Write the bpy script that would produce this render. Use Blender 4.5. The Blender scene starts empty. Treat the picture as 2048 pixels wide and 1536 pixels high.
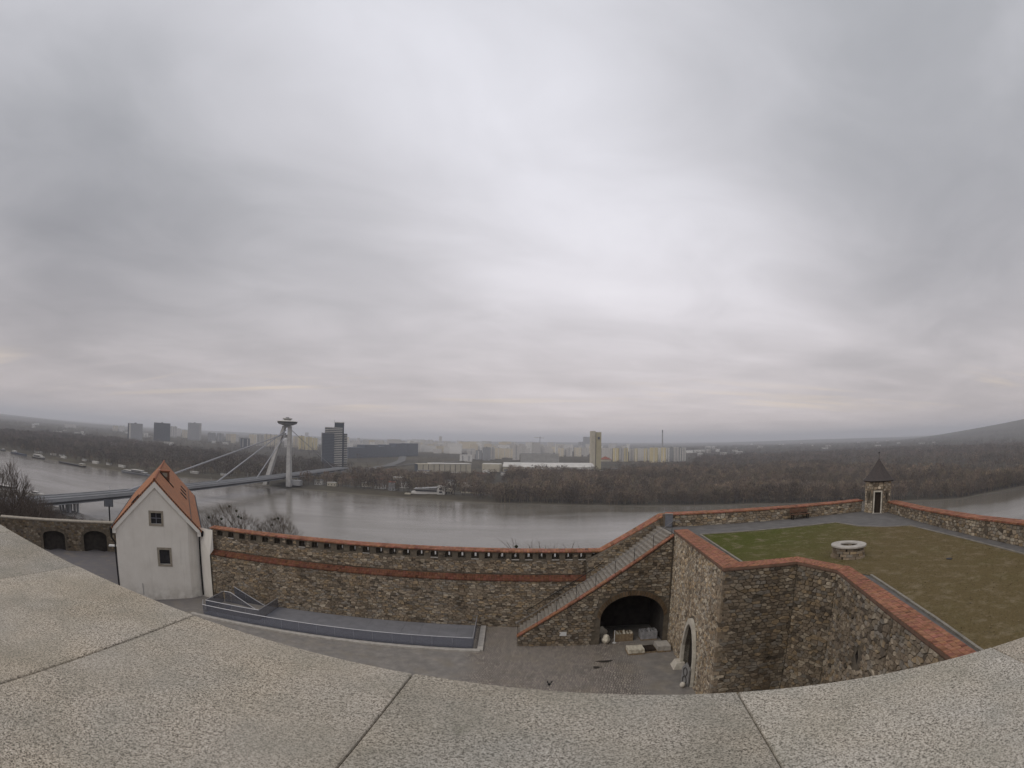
import bpy, bmesh, math, random
import numpy as np
from mathutils import Matrix, Vector
from mathutils.geometry import tessellate_polygon

sc = bpy.context.scene
COL = sc.collection
R_ = random.Random(7)
NP = np.random.default_rng(11)
CAMZ = 80.0

# ------------------------------------------------------------------ camera (wide action-camera lens, equisolid fisheye)
cd = bpy.data.cameras.new('camera')
cam = bpy.data.objects.new('camera', cd)
COL.objects.link(cam)
sc.camera = cam
cd.type = 'PANO'
cd.sensor_fit = 'HORIZONTAL'
cd.sensor_width = 36.0
cd.sensor_height = 27.0
cd.clip_start = 0.05
cd.clip_end = 90000
tgt = cd if hasattr(cd, 'panorama_type') else cd.cycles
tgt.panorama_type = 'FISHEYE_EQUISOLID'
tgt.fisheye_lens = 19.25
tgt.fisheye_fov = math.radians(180)
ROT = Matrix(((0.999887, -0.015009, 0.0), (-0.001538, -0.10248, -0.994734), (0.01493, 0.994622, -0.102492)))
cam.matrix_world = Matrix.Translation((0, 0, CAMZ)) @ ROT.to_4x4()

# ------------------------------------------------------------------ render / exposure
sc.render.engine = 'CYCLES'
sc.view_settings.view_transform = 'Standard'
sc.view_settings.look = 'None'
sc.view_settings.gamma = 1.0
sc.view_settings.exposure = 0.0
sc.view_settings.use_curve_mapping = False
sc.cycles.use_denoising = True
sc.cycles.max_bounces = 6
sc.cycles.diffuse_bounces = 3
sc.cycles.glossy_bounces = 3
sc.cycles.transmission_bounces = 4
sc.cycles.transparent_max_bounces = 8
sc.cycles.volume_bounces = 3
sc.cycles.caustics_reflective = False
sc.cycles.caustics_refractive = False

# ------------------------------------------------------------------ world: Nishita sky under a closed cloud deck
SUN_EL, SUN_AZ = math.radians(46), math.radians(-128)     # azimuth from +Y (river side) towards +X
w = bpy.data.worlds.new('World')
sc.world = w
w.use_nodes = True
nt = w.node_tree
nt.nodes.clear()


class NG:
    """tiny node-graph helper"""
    def __init__(s, tree):
        s.t = tree

    def n(s, typ, **kw):
        nd = s.t.nodes.new(typ)
        for k, v in kw.items():
            setattr(nd, k, v)
        return nd

    def put(s, sock, val):
        if isinstance(val, bpy.types.NodeSocket):
            s.t.links.new(val, sock)
        elif val is not None:
            if sock.type == 'RGBA' and len(val) == 3:
                val = (*val, 1)
            sock.default_value = val

    def math(s, op, a, b=None, c=None, clamp=False):
        nd = s.n('ShaderNodeMath', operation=op, use_clamp=clamp)
        s.put(nd.inputs[0], a)
        if b is not None:
            s.put(nd.inputs[1], b)
        if c is not None:
            s.put(nd.inputs[2], c)
        return nd.outputs[0]

    def vmath(s, op, a, b=None):
        nd = s.n('ShaderNodeVectorMath', operation=op)
        s.put(nd.inputs[0], a)
        if b is not None:
            s.put(nd.inputs[1], b)
        return nd.outputs['Value'] if op in ('DOT_PRODUCT', 'LENGTH') else nd.outputs[0]

    def noise(s, vec, scale, detail=4, rough=0.55, dist=0.0):
        nd = s.n('ShaderNodeTexNoise')
        s.put(nd.inputs['Vector'], vec)
        nd.inputs['Scale'].default_value = scale
        nd.inputs['Detail'].default_value = detail
        nd.inputs['Roughness'].default_value = rough
        nd.inputs['Distortion'].default_value = dist
        return nd.outputs['Fac']

    def vor(s, vec, scale, feature='F1', out='Distance'):
        nd = s.n('ShaderNodeTexVoronoi', feature=feature)
        s.put(nd.inputs['Vector'], vec)
        nd.inputs['Scale'].default_value = scale
        return nd.outputs[out]

    def ramp(s, fac, stops, interp='LINEAR'):
        nd = s.n('ShaderNodeValToRGB')
        nd.color_ramp.interpolation = interp
        el = nd.color_ramp.elements
        while len(el) < len(stops):
            el.new(0.5)
        for e, (p, c) in zip(el, stops):
            e.position = p
            e.color = (*c, 1) if len(c) == 3 else c
        s.put(nd.inputs[0], fac)
        return nd.outputs[0]

    def mix(s, fac, a, b, blend='MIX'):
        nd = s.n('ShaderNodeMix', data_type='RGBA', blend_type=blend)
        s.put(nd.inputs[0], fac)
        s.put(nd.inputs[6], a)
        s.put(nd.inputs[7], b)
        return nd.outputs[2]

    def maprange(s, v, a, b, c=0.0, d=1.0):
        nd = s.n('ShaderNodeMapRange')
        s.put(nd.inputs[0], v)
        for i, q in enumerate((a, b, c, d)):
            s.put(nd.inputs[1 + i], q)
        return nd.outputs[0]

    def comb(s, x, y, z):
        nd = s.n('ShaderNodeCombineXYZ')
        for i, q in enumerate((x, y, z)):
            s.put(nd.inputs[i], q)
        return nd.outputs[0]


g = NG(nt)
sky = g.n('ShaderNodeTexSky', sky_type='NISHITA', sun_disc=False, sun_elevation=SUN_EL, sun_rotation=SUN_AZ)
bgs = g.n('ShaderNodeBackground')
bgs.inputs[1].default_value = 0.08
nt.links.new(sky.outputs[0], bgs.inputs[0])
d = g.n('ShaderNodeTexCoord').outputs['Generated']
d = g.vmath('NORMALIZE', d)
sp = g.n('ShaderNodeSeparateXYZ')
nt.links.new(d, sp.inputs[0])
zz = g.math('MAXIMUM', sp.outputs[2], 0.0)
den = g.math('ADD', zz, 0.11)
u = g.math('DIVIDE', sp.outputs[0], den)
v = g.math('DIVIDE', sp.outputs[1], den)
P = g.comb(g.math('ADD', g.math('MULTIPLY', u, 0.62), g.math('MULTIPLY', v, 0.30)), g.math('SUBTRACT', g.math('MULTIPLY', v, 0.75), g.math('MULTIPLY', u, 0.42)), 0.0)
n1 = g.noise(P, 0.55, 3, 0.5, 0.5)
n2 = g.noise(P, 1.7, 5, 0.55, 0.6)
n3 = g.noise(g.comb(g.math('MULTIPLY', u, 0.8), g.math('MULTIPLY', v, 2.2), 3.0), 0.8, 5, 0.6, 0.3)
low = g.math('SUBTRACT', 1.0, g.math('MULTIPLY', zz, 3.2), clamp=True)
b0 = g.math('MULTIPLY', g.math('SUBTRACT', n1, 0.5), 0.66)
b0 = g.math('ADD', b0, g.math('MULTIPLY', g.math('SUBTRACT', n2, 0.5), 0.42))
b0 = g.math('ADD', b0, g.math('MULTIPLY', g.math('MULTIPLY', g.math('SUBTRACT', n3, 0.5), 0.55), low))
# thick and thin places of the cloud deck that the photograph shows
for c, k, a in [((0.10, 0.77, 0.63), 9, 0.24), ((0.38, 0.90, 0.23), 40, 0.17), ((-0.45, 0.61, 0.65), 14, 0.14), ((0.05, 0.90, 0.42), 16, 0.12),
                ((-0.655, 0.659, 0.369), 22, -0.32), ((-0.79, 0.58, 0.20), 26, -0.20), ((0.74, 0.58, 0.36), 10, -0.19), ((-0.30, 0.90, 0.31), 40, -0.16),
                ((0.07, 0.975, 0.20), 160, -0.07), ((-0.62, 0.40, 0.68), 14, 0.06), ((0.15, 0.96, 0.22), 26, 0.10)]:
    cc = Vector(c).normalized()
    dt = g.vmath('DOT_PRODUCT', d, tuple(cc))
    b0 = g.math('ADD', b0, g.math('MULTIPLY', g.math('EXPONENT', g.math('MULTIPLY', g.math('SUBTRACT', dt, 1.0), float(k))), a))
fac = g.math('ADD', b0, 0.50, clamp=True)
cl = g.ramp(fac, [(0.0, (0.200, 0.211, 0.232)), (0.35, (0.340, 0.349, 0.374)), (0.6, (0.490, 0.493, 0.527)), (0.85, (0.652, 0.656, 0.706)), (1.0, (0.74, 0.747, 0.80))])
hz = g.math('EXPONENT', g.math('MULTIPLY', zz, -4.6))
cl = g.mix(g.math('MULTIPLY', hz, 0.85), cl, g.mix(fac, (0.37, 0.322, 0.318), (0.66, 0.555, 0.525)))
# thin yellowish breaks low over the plain
gap = g.math('MULTIPLY', g.maprange(g.noise(g.comb(g.math('MULTIPLY', u, 0.55), g.math('MULTIPLY', v, 2.2), 9.0), 0.7, 4, 0.6, 0.4), 0.53, 0.66), g.math('MULTIPLY', g.maprange(zz, 0.035, 0.06), g.maprange(zz, 0.115, 0.08)))
cl = g.mix(g.math('MULTIPLY', gap, 0.36), cl, (0.74, 0.60, 0.43))
bgc = g.n('ShaderNodeBackground')
nt.links.new(cl, bgc.inputs[0])
bgc.inputs[1].default_value = 1.30
mx = g.n('ShaderNodeMixShader')
mx.inputs[0].default_value = 0.95
nt.links.new(bgs.outputs[0], mx.inputs[1])
nt.links.new(bgc.outputs[0], mx.inputs[2])
wo = g.n('ShaderNodeOutputWorld')
nt.links.new(mx.outputs[0], wo.inputs[0])

sl = bpy.data.lights.new('sun', 'SUN')
sl.energy = 0.9
sl.angle = math.radians(40)
sl.color = (1.0, 0.92, 0.82)
so = bpy.data.objects.new('sun', sl)
COL.objects.link(so)
sd = Vector((math.sin(SUN_AZ) * math.cos(SUN_EL), math.cos(SUN_AZ) * math.cos(SUN_EL), math.sin(SUN_EL)))
so.rotation_euler = sd.to_track_quat('Z', 'Y').to_euler()
so.location = (0, 0, 400)


# ------------------------------------------------------------------ materials
def new_mat(name):
    m = bpy.data.materials.new(name)
    m.use_nodes = True
    b = m.node_tree.nodes['Principled BSDF']
    return m, NG(m.node_tree), b


MATS = {}


def pm(name, c1, c2=None, scale=3.0, rough=0.85, bump=0.0, bscale=None, detail=6, spec=0.3, metal=0.0, attr=None, dist=0.0, lo=0.35, hi=0.65, bdist=0.02):
    """procedural material: two colours mixed by noise, optional vertex colour, optional relief"""
    if name in MATS:
        return MATS[name]
    m, q, b = new_mat(name)
    co = q.n('ShaderNodeTexCoord').outputs['Object']
    nz = q.noise(co, scale, detail, 0.6, dist)
    col = q.mix(q.maprange(nz, lo, hi), c1, c2 or tuple(x * 0.75 for x in c1))
    if attr:
        at = q.n('ShaderNodeAttribute', attribute_name=attr)
        col = q.mix(1.0, at.outputs['Color'], col, 'MULTIPLY')
    q.put(b.inputs['Base Color'], col)
    b.inputs['Roughness'].default_value = rough
    b.inputs['Metallic'].default_value = metal
    b.inputs['Specular IOR Level'].default_value = spec
    if bump:
        bp = q.n('ShaderNodeBump')
        bp.inputs['Strength'].default_value = bump
        bp.inputs['Distance'].default_value = bdist
        q.put(bp.inputs['Height'], q.noise(co, bscale or scale * 4, 6, 0.65))
        q.put(b.inputs['Normal'], bp.outputs[0])
    MATS[name] = m
    return m


def mat_granite():
    m, q, b = new_mat('granite')
    co = q.n('ShaderNodeTexCoord').outputs['Object']
    oi = q.n('ShaderNodeObjectInfo').outputs['Random']
    co2 = q.vmath('ADD', co, q.comb(q.math('MULTIPLY', oi, 37.0), q.math('MULTIPLY', oi, 19.0), 0.0))
    a = q.noise(co2, 215, 3, 0.6)
    c = q.noise(co2, 100, 4, 0.6)
    f = q.math('ADD', q.math('MULTIPLY', a, 0.62), q.math('MULTIPLY', c, 0.38))
    col = q.ramp(f, [(0.38, (0.060, 0.052, 0.042)), (0.445, (0.19, 0.172, 0.145)), (0.49, (0.42, 0.392, 0.342)), (0.56, (0.56, 0.527, 0.468)), (0.64, (0.76, 0.73, 0.67))])
    smooth_ = q.maprange(q.noise(co2, 1.6, 4, 0.6), 0.40, 0.66, 0.0, 0.42)
    col = q.mix(smooth_, col, (0.41, 0.388, 0.345))
    pat = q.noise(co2, 5.5, 5, 0.6)
    col = q.mix(q.maprange(pat, 0.40, 0.66, 0.0, 0.8), col, q.mix(0.5, col, (0.24, 0.245, 0.215)))
    warm = q.noise(co2, 2.2, 3, 0.5)
    col = q.mix(q.maprange(warm, 0.36, 0.66, 0.1, 0.6), col, q.mix(1.0, col, (1.0, 0.935, 0.82), 'MULTIPLY'))
    spots = q.vor(co2, 3.1)
    sn = q.noise(co2, 26, 4, 0.7)
    spot = q.math('MULTIPLY', q.maprange(q.math('ADD', spots, q.math('MULTIPLY', sn, 0.09)), 0.115, 0.075), 0.55)
    col = q.mix(spot, col, (0.10, 0.095, 0.085))
    # per-slab tone
    tone = q.maprange(oi, 0.0, 1.0, 0.70, 1.0)
    bl = q.maprange(q.math('FRACT', q.math('MULTIPLY', oi, 7.3)), 0.0, 1.0, 0.87, 1.0)
    gl = q.math('MULTIPLY', q.math('ADD', bl, 1.0), 0.5)
    col = q.mix(1.0, col, q.comb(tone, q.math('MULTIPLY', tone, gl), q.math('MULTIPLY', tone, bl)), 'MULTIPLY')
    st2 = q.noise(co2, 1.1, 7, 0.68, 0.6)
    col = q.mix(q.maprange(st2, 0.50, 0.72, 0.0, 0.55), col, q.mix(1.0, col, (0.62, 0.60, 0.54), 'MULTIPLY'))
    lich = q.math('MULTIPLY', q.maprange(q.noise(co2, 9, 6, 0.75), 0.60, 0.68), q.maprange(q.noise(co2, 1.7, 3), 0.50, 0.62))
    col = q.mix(q.math('MULTIPLY', lich, 0.5), col, (0.16, 0.155, 0.115))
    q.put(b.inputs['Base Color'], col)
    b.inputs['Roughness'].default_value = 0.8
    b.inputs['Specular IOR Level'].default_value = 0.25
    bp = q.n('ShaderNodeBump')
    bp.inputs['Strength'].default_value = 0.35
    bp.inputs['Distance'].default_value = 0.004
    q.put(bp.inputs['Height'], q.math('ADD', f, q.math('MULTIPLY', q.noise(co2, 14, 4), 0.6)))
    q.put(b.inputs['Normal'], bp.outputs[0])
    return m


def mat_facade(name, floor=2.9, bay=3.4, win=(0.16, 0.165, 0.18), wf=0.45, vf=0.45):
    """panel-block front: wall colour from the object, small windows too far away to be told apart"""
    m, q, b = new_mat(name)
    co = q.n('ShaderNodeTexCoord').outputs['Object']
    s1 = q.n('ShaderNodeSeparateXYZ')
    q.put(s1.inputs[0], co)
    nn = q.n('ShaderNodeTexCoord').outputs['Normal']
    s2 = q.n('ShaderNodeSeparateXYZ')
    q.put(s2.inputs[0], nn)
    ax, ay = q.math('ABSOLUTE', s2.outputs[0]), q.math('ABSOLUTE', s2.outputs[1])
    uu = q.math('ADD', q.math('MULTIPLY', s1.outputs[0], ay), q.math('MULTIPLY', s1.outputs[1], ax))
    fu = q.math('FRACT', q.math('ADD', q.math('DIVIDE', uu, bay), 100.25))
    fv = q.math('FRACT', q.math('DIVIDE', s1.outputs[2], floor))
    mk = q.math('MULTIPLY', q.math('LESS_THAN', fu, wf), q.math('LESS_THAN', q.math('ABSOLUTE', q.math('SUBTRACT', fv, 0.55)), vf * 0.5))
    mk = q.math('MULTIPLY', mk, q.math('LESS_THAN', q.math('ABSOLUTE', s2.outputs[2]), 0.5))
    wallc = q.n('ShaderNodeObjectInfo').outputs['Color']
    st = q.noise(co, 0.16, 4)
    wallc = q.mix(q.maprange(st, 0.3, 0.7, 0.0, 0.15), wallc, (0.3, 0.3, 0.3))
    q.put(b.inputs['Base Color'], q.mix(mk, wallc, win))
    q.put(b.inputs['Roughness'], q.maprange(mk, 0, 1, 0.9, 0.25))
    return m


def mat_yard():
    m, q, b = new_mat('courtyard_paving')
    co = q.n('ShaderNodeTexCoord').outputs['Object']
    br = q.n('ShaderNodeTexBrick')
    wv_ = q.n('ShaderNodeTexNoise')
    q.put(wv_.inputs['Vector'], co)
    wv_.inputs['Scale'].default_value = 1.6
    q.put(br.inputs['Vector'], q.vmath('ADD', co, q.vmath('MULTIPLY', wv_.outputs['Color'], (0.35, 0.35, 0.0))))
    br.inputs['Scale'].default_value = 1.0
    br.inputs['Brick Width'].default_value = 0.17
    br.inputs['Row Height'].default_value = 0.24
    br.inputs['Mortar Size'].default_value = 0.03
    br.inputs['Mortar Smooth'].default_value = 0.4
    br.inputs['Color1'].default_value = (0.40, 0.35, 0.295, 1)
    br.inputs['Color2'].default_value = (0.20, 0.172, 0.148, 1)
    br.inputs['Mortar'].default_value = (0.06, 0.05, 0.04, 1)
    s1 = q.n('ShaderNodeSeparateXYZ')
    q.put(s1.inputs[0], co)
    wob = q.math('MULTIPLY', q.math('SUBTRACT', q.noise(co, 0.5, 4), 0.5), 3.5)
    # cobbled lane in front of the stair wall; packed grit and asphalt elsewhere
    lane = q.math('MULTIPLY', q.maprange(q.math('ADD', s1.outputs[0], wob), -3.4, -2.2), q.maprange(q.math('ADD', s1.outputs[0], wob), 9.5, 7.5))
    grit = q.ramp(q.noise(co, 1.3, 8, 0.7), [(0.3, (0.16, 0.147, 0.132)), (0.55, (0.235, 0.215, 0.192)), (0.75, (0.33, 0.30, 0.262))])
    fine = q.noise(co, 18, 4)
    grit = q.mix(q.maprange(fine, 0.3, 0.7, 0, 0.35), grit, (0.10, 0.092, 0.084))
    left = q.maprange(s1.outputs[0], -24, -34)
    grit = q.mix(left, grit, (0.115, 0.108, 0.112))
    moss = q.maprange(q.noise(co, 0.7, 5), 0.5, 0.72)
    col = q.mix(q.math('MULTIPLY', lane, 0.9), grit, br.outputs[0])
    col = q.mix(q.math('MULTIPLY', moss, 0.35), col, (0.24, 0.20, 0.14))
    q.put(b.inputs['Base Color'], col)
    b.inputs['Roughness'].default_value = 0.85
    bp = q.n('ShaderNodeBump')
    bp.inputs['Strength'].default_value = 0.7
    bp.inputs['Distance'].default_value = 0.03
    q.put(bp.inputs['Height'], q.math('ADD', q.math('MULTIPLY', q.math('MULTIPLY', br.outputs[1], -1.0), lane), q.math('MULTIPLY', fine, 0.5)))
    q.put(b.inputs['Normal'], bp.outputs[0])
    return m


def mat_water():
    m, q, b = new_mat('river_water')
    co = q.n('ShaderNodeTexCoord').outputs['Object']
    big = q.noise(co, 0.006, 5, 0.6, 0.8)
    q.put(b.inputs['Base Color'], q.mix(q.maprange(big, 0.35, 0.65), (0.128, 0.113, 0.090), (0.158, 0.142, 0.116)))
    b.inputs['IOR'].default_value = 1.333
    st = q.n('ShaderNodeMapping')
    st.inputs['Scale'].default_value = (0.35, 1.0, 1.0)
    q.put(st.inputs[0], co)
    pat = q.noise(st.outputs[0], 0.02, 4, 0.6, 0.6)
    q.put(b.inputs['Roughness'], q.maprange(pat, 0.35, 0.65, 0.11, 0.25))
    bp = q.n('ShaderNodeBump')
    bp.inputs['Strength'].default_value = 0.15
    bp.inputs['Distance'].default_value = 0.5
    hgt = q.math('ADD', q.noise(co, 0.35, 4, 0.6), q.math('MULTIPLY', q.noise(st.outputs[0], 0.05, 3), 2.0))
    q.put(bp.inputs['Height'], hgt)
    q.put(b.inputs['Normal'], bp.outputs[0])
    return m


def mat_ground():
    m, q, b = new_mat('land')
    co = q.n('ShaderNodeTexCoord').outputs['Object']
    a = q.noise(co, 0.02, 8, 0.65)
    c = q.noise(co, 0.0016, 5, 0.6)
    col = q.ramp(a, [(0.3, (0.045, 0.038, 0.027)), (0.5, (0.082, 0.070, 0.048)), (0.7, (0.115, 0.105, 0.072))])
    col = q.mix(q.maprange(c, 0.40, 0.62), col, (0.050, 0.046, 0.038))
    s1 = q.n('ShaderNodeSeparateXYZ')
    q.put(s1.inputs[0], co)
    shore = q.math('MULTIPLY', q.maprange(s1.outputs[2], 1.6, 0.4), 0.8)
    col = q.mix(shore, col, (0.14, 0.125, 0.10))
    q.put(b.inputs['Base Color'], col)
    b.inputs['Roughness'].default_value = 0.95
    b.inputs['Specular IOR Level'].default_value = 0.1
    return m


def mat_lawn():
    m, q, b = new_mat('lawn')
    co = q.n('ShaderNodeTexCoord').outputs['Object']
    s1 = q.n('ShaderNodeSeparateXYZ')
    q.put(s1.inputs[0], co)
    # greener towards the river-side corner, worn and brown elsewhere
    gx = q.math('ADD', q.maprange(q.math('SUBTRACT', s1.outputs[1], q.math('MULTIPLY', s1.outputs[0], 0.9)), 1.0, 15.0), q.math('MULTIPLY', q.math('SUBTRACT', q.noise(co, 0.45, 6, 0.65), 0.5), 1.3))
    gr = q.mix(q.noise(co, 9, 4), (0.050, 0.064, 0.010), (0.098, 0.106, 0.022))
    brn = q.mix(q.noise(co, 6, 5), (0.100, 0.075, 0.034), (0.160, 0.122, 0.060))
    col = q.mix(q.math('MULTIPLY', gx, 1.0, clamp=True), brn, gr)
    bare = q.maprange(q.noise(co, 0.9, 8, 0.72), 0.50, 0.70)
    col = q.mix(q.math('MULTIPLY', bare, 0.8), col, (0.245, 0.195, 0.130))
    tuft = q.maprange(q.noise(co, 7.0, 6, 0.75), 0.50, 0.66)
    col = q.mix(q.math('MULTIPLY', tuft, 0.5), col, q.mix(1.0, col, (0.5, 0.52, 0.42), 'MULTIPLY'))
    dk = q.maprange(q.noise(co, 2.3, 7, 0.72), 0.56, 0.70)
    col = q.mix(q.math('MULTIPLY', dk, 0.55), col, (0.055, 0.048, 0.028))
    q.put(b.inputs['Base Color'], col)
    b.inputs['Roughness'].default_value = 0.95
    b.inputs['Specular IOR Level'].default_value = 0.1
    bp = q.n('ShaderNodeBump')
    bp.inputs['Strength'].default_value = 0.6
    bp.inputs['Distance'].default_value = 0.05
    q.put(bp.inputs['Height'], q.noise(co, 14, 5))
    q.put(b.inputs['Normal'], bp.outputs[0])
    return m


def mat_rooftile():
    m, q, b = new_mat('clay_roof_tiles')
    co = q.n('ShaderNodeTexCoord').outputs['Object']
    br = q.n('ShaderNodeTexBrick')
    br.inputs['Scale'].default_value = 1.0
    br.inputs['Brick Width'].default_value = 0.19
    br.inputs['Row Height'].default_value = 0.16
    br.inputs['Mortar Size'].default_value = 0.012
    br.inputs['Color1'].default_value = (0.46, 0.190, 0.078, 1)
    br.inputs['Color2'].default_value = (0.38, 0.152, 0.064, 1)
    br.inputs['Mortar'].default_value = (0.13, 0.05, 0.03, 1)
    uv = q.n('ShaderNodeUVMap').outputs[0]
    q.put(br.inputs['Vector'], uv)
    st = q.noise(co, 0.6, 6, 0.65)
    col = q.mix(q.maprange(st, 0.45, 0.75, 0.0, 0.45), br.outputs[0], (0.18, 0.105, 0.07))
    q.put(b.inputs['Base Color'], col)
    b.inputs['Roughness'].default_value = 0.85
    bp = q.n('ShaderNodeBump')
    bp.inputs['Strength'].default_value = 0.6
    bp.inputs['Distance'].default_value = 0.03
    q.put(bp.inputs['Height'], q.math('MULTIPLY', br.outputs[1], -1.0))
    q.put(b.inputs['Normal'], bp.outputs[0])
    return m


def mat_glass():
    m, q, b = new_mat('tinted_glass')
    b.inputs['Base Color'].default_value = (0.20, 0.20, 0.215, 1)
    b.inputs['Roughness'].default_value = 0.12
    tr = q.n('ShaderNodeBsdfTransparent')
    tr.inputs[0].default_value = (0.80, 0.82, 0.88, 1)
    mxs = q.n('ShaderNodeMixShader')
    mxs.inputs[0].default_value = 0.34
    out = m.node_tree.nodes['Material Output']
    m.node_tree.links.new(tr.outputs[0], mxs.inputs[1])
    m.node_tree.links.new(b.outputs[0], mxs.inputs[2])
    m.node_tree.links.new(mxs.outputs[0], out.inputs[0])
    return m


GRANITE = mat_granite()
YARD = mat_yard()
WATER = mat_water()
LAND = mat_ground()
LAWN = mat_lawn()
TILE = mat_rooftile()
GLASS = mat_glass()
FAC = mat_facade('panel_facade')
FAC2 = mat_facade('glazed_facade', 3.4, 1.6, (0.06, 0.07, 0.088), 0.86, 0.75)
def mat_weathered(name, stain, damp, moss_c, moss_f):
    m, q, b = new_mat(name)
    pos = q.n('ShaderNodeNewGeometry').outputs['Position']
    col = q.n('ShaderNodeAttribute', attribute_name='Col').outputs['Color']
    gr = q.noise(pos, 9, 6, 0.65)
    col = q.mix(1.0, col, q.ramp(gr, [(0.3, (0.62, 0.60, 0.57)), (0.7, (1.08, 1.06, 1.03))]), 'MULTIPLY')
    mp = q.n('ShaderNodeMapping')
    mp.inputs['Scale'].default_value = (0.8, 0.8, 0.22)
    q.put(mp.inputs[0], pos)
    big_ = q.noise(mp.outputs[0], 0.55, 6, 0.62, 0.4)
    col = q.mix(q.maprange(big_, 0.42, 0.68, 0.0, stain), col, q.mix(1.0, col, damp, 'MULTIPLY'))
    pale_ = q.noise(pos, 0.33, 5, 0.6)
    col = q.mix(q.maprange(pale_, 0.52, 0.72, 0.0, 0.5), col, q.mix(1.0, col, (1.25, 1.18, 1.05), 'MULTIPLY'))
    ms = q.noise(pos, 1.4, 6, 0.7)
    col = q.mix(q.maprange(ms, 0.56, 0.74, 0.0, moss_f), col, moss_c)
    q.put(b.inputs['Base Color'], col)
    b.inputs['Roughness'].default_value = 0.92
    b.inputs['Specular IOR Level'].default_value = 0.2
    bp = q.n('ShaderNodeBump')
    bp.inputs['Strength'].default_value = 0.9
    bp.inputs['Distance'].default_value = 0.03
    q.put(bp.inputs['Height'], q.noise(pos, 17, 6, 0.65))
    q.put(b.inputs['Normal'], bp.outputs[0])
    MATS[name] = m
    return m


STONE = mat_weathered('rubble_stone', 0.75, (0.52, 0.48, 0.44), (0.15, 0.135, 0.075), 0.35)
MORTAR = pm('lime_mortar', (0.16, 0.134, 0.10), (0.092, 0.077, 0.059), 2.2, 0.95, 0.9, 9, bdist=0.03)
SHADESTONE = pm('shaded_stone', (0.060, 0.052, 0.045), (0.035, 0.03, 0.027), 2, 0.95, 0.5, 6)  # near-black tone paints the shade inside the arches, doorway and well
BRICK = mat_weathered('clay_brick', 0.6, (0.62, 0.60, 0.60), (0.13, 0.10, 0.065), 0.45)
BRICKBED = pm('brick_bedding', (0.20, 0.12, 0.085), (0.13, 0.085, 0.06), 3, 0.95)
def mat_plaster():
    m, q, b = new_mat('white_render')
    pos = q.n('ShaderNodeNewGeometry').outputs['Position']
    s1 = q.n('ShaderNodeSeparateXYZ')
    q.put(s1.inputs[0], pos)
    col = q.mix(q.maprange(q.noise(pos, 0.6, 6, 0.6), 0.38, 0.72), (0.74, 0.705, 0.64), (0.66, 0.62, 0.555))
    mp = q.n('ShaderNodeMapping')
    mp.inputs['Scale'].default_value = (2.4, 2.4, 0.16)
    q.put(mp.inputs[0], pos)
    col = q.mix(q.maprange(q.noise(mp.outputs[0], 1.0, 6, 0.65), 0.52, 0.75, 0.0, 0.35), col, (0.47, 0.44, 0.39))
    foot = q.math('MULTIPLY', q.maprange(s1.outputs[2], 65.6, 64.0), q.maprange(q.noise(pos, 2.2, 5), 0.3, 0.65))
    col = q.mix(q.math('MULTIPLY', foot, 0.55), col, (0.33, 0.295, 0.24))
    q.put(b.inputs['Base Color'], col)
    b.inputs['Roughness'].default_value = 0.92
    b.inputs['Specular IOR Level'].default_value = 0.2
    bp = q.n('ShaderNodeBump')
    bp.inputs['Strength'].default_value = 0.5
    bp.inputs['Distance'].default_value = 0.02
    q.put(bp.inputs['Height'], q.math('ADD', q.noise(pos, 1.3, 3), q.math('MULTIPLY', q.noise(pos, 22, 4), 0.25)))
    q.put(b.inputs['Normal'], bp.outputs[0])
    return m


PLASTER = mat_plaster()
WINSTONE = pm('window_stone', (0.34, 0.30, 0.24), (0.25, 0.22, 0.175), 4, 0.9, 0.3)
PANE = pm('window_pane', (0.030, 0.030, 0.034), (0.018, 0.018, 0.022), 2, 0.12, spec=0.5)
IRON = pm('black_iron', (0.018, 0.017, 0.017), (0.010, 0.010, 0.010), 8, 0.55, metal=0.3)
STEEL = pm('brushed_steel', (0.52, 0.52, 0.54), (0.40, 0.40, 0.42), 12, 0.45, metal=0.6)
RAILSTEEL = pm('weathered_rail', (0.24, 0.235, 0.23), (0.17, 0.165, 0.16), 6, 0.5, metal=0.4)
GREYSTEEL = pm('grey_steel', (0.16, 0.165, 0.185), (0.12, 0.125, 0.14), 5, 0.6)
DECK = pm('slate_deck', (0.205, 0.205, 0.218), (0.165, 0.165, 0.176), 1.2, 0.6, 0.15, 10)
ASPHALT = pm('asphalt', (0.150, 0.142, 0.135), (0.105, 0.10, 0.095), 1.1, 0.92, 0.4, 60, bdist=0.006)
KERB = pm('kerb_stone', (0.46, 0.43, 0.385), (0.34, 0.315, 0.28), 3, 0.9, 0.4, 20)
LAWNKERB = pm('lawn_kerb', (0.27, 0.245, 0.205), (0.18, 0.165, 0.14), 2, 0.9, 0.4, 20)
PALESTONE = pm('dressed_stone', (0.58, 0.54, 0.46), (0.42, 0.385, 0.32), 3, 0.9, 0.5, 14)
STEPSTONE = pm('step_stone', (0.30, 0.27, 0.23), (0.19, 0.172, 0.148), 2.5, 0.9, 0.5, 14)
WOOD = pm('bench_wood', (0.15, 0.075, 0.045), (0.09, 0.048, 0.03), 6, 0.75, 0.3)
DOORWOOD = pm('dark_door_wood', (0.035, 0.024, 0.017), (0.02, 0.014, 0.01), 5, 0.8, 0.3)
SLATE = pm('slate_shingle', (0.082, 0.068, 0.063), (0.048, 0.042, 0.041), 9, 0.8, 0.6, 30)
CONCRETE = pm('concrete', (0.40, 0.39, 0.37), (0.30, 0.29, 0.28), 0.15, 0.9)
BRIDGEMAT = pm('bridge_steel', (0.30, 0.305, 0.315), (0.23, 0.235, 0.245), 0.05, 0.7)
WHITEPAINT = pm('white_paint', (0.68, 0.68, 0.66), (0.55, 0.55, 0.54), 0.3, 0.7)
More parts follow.
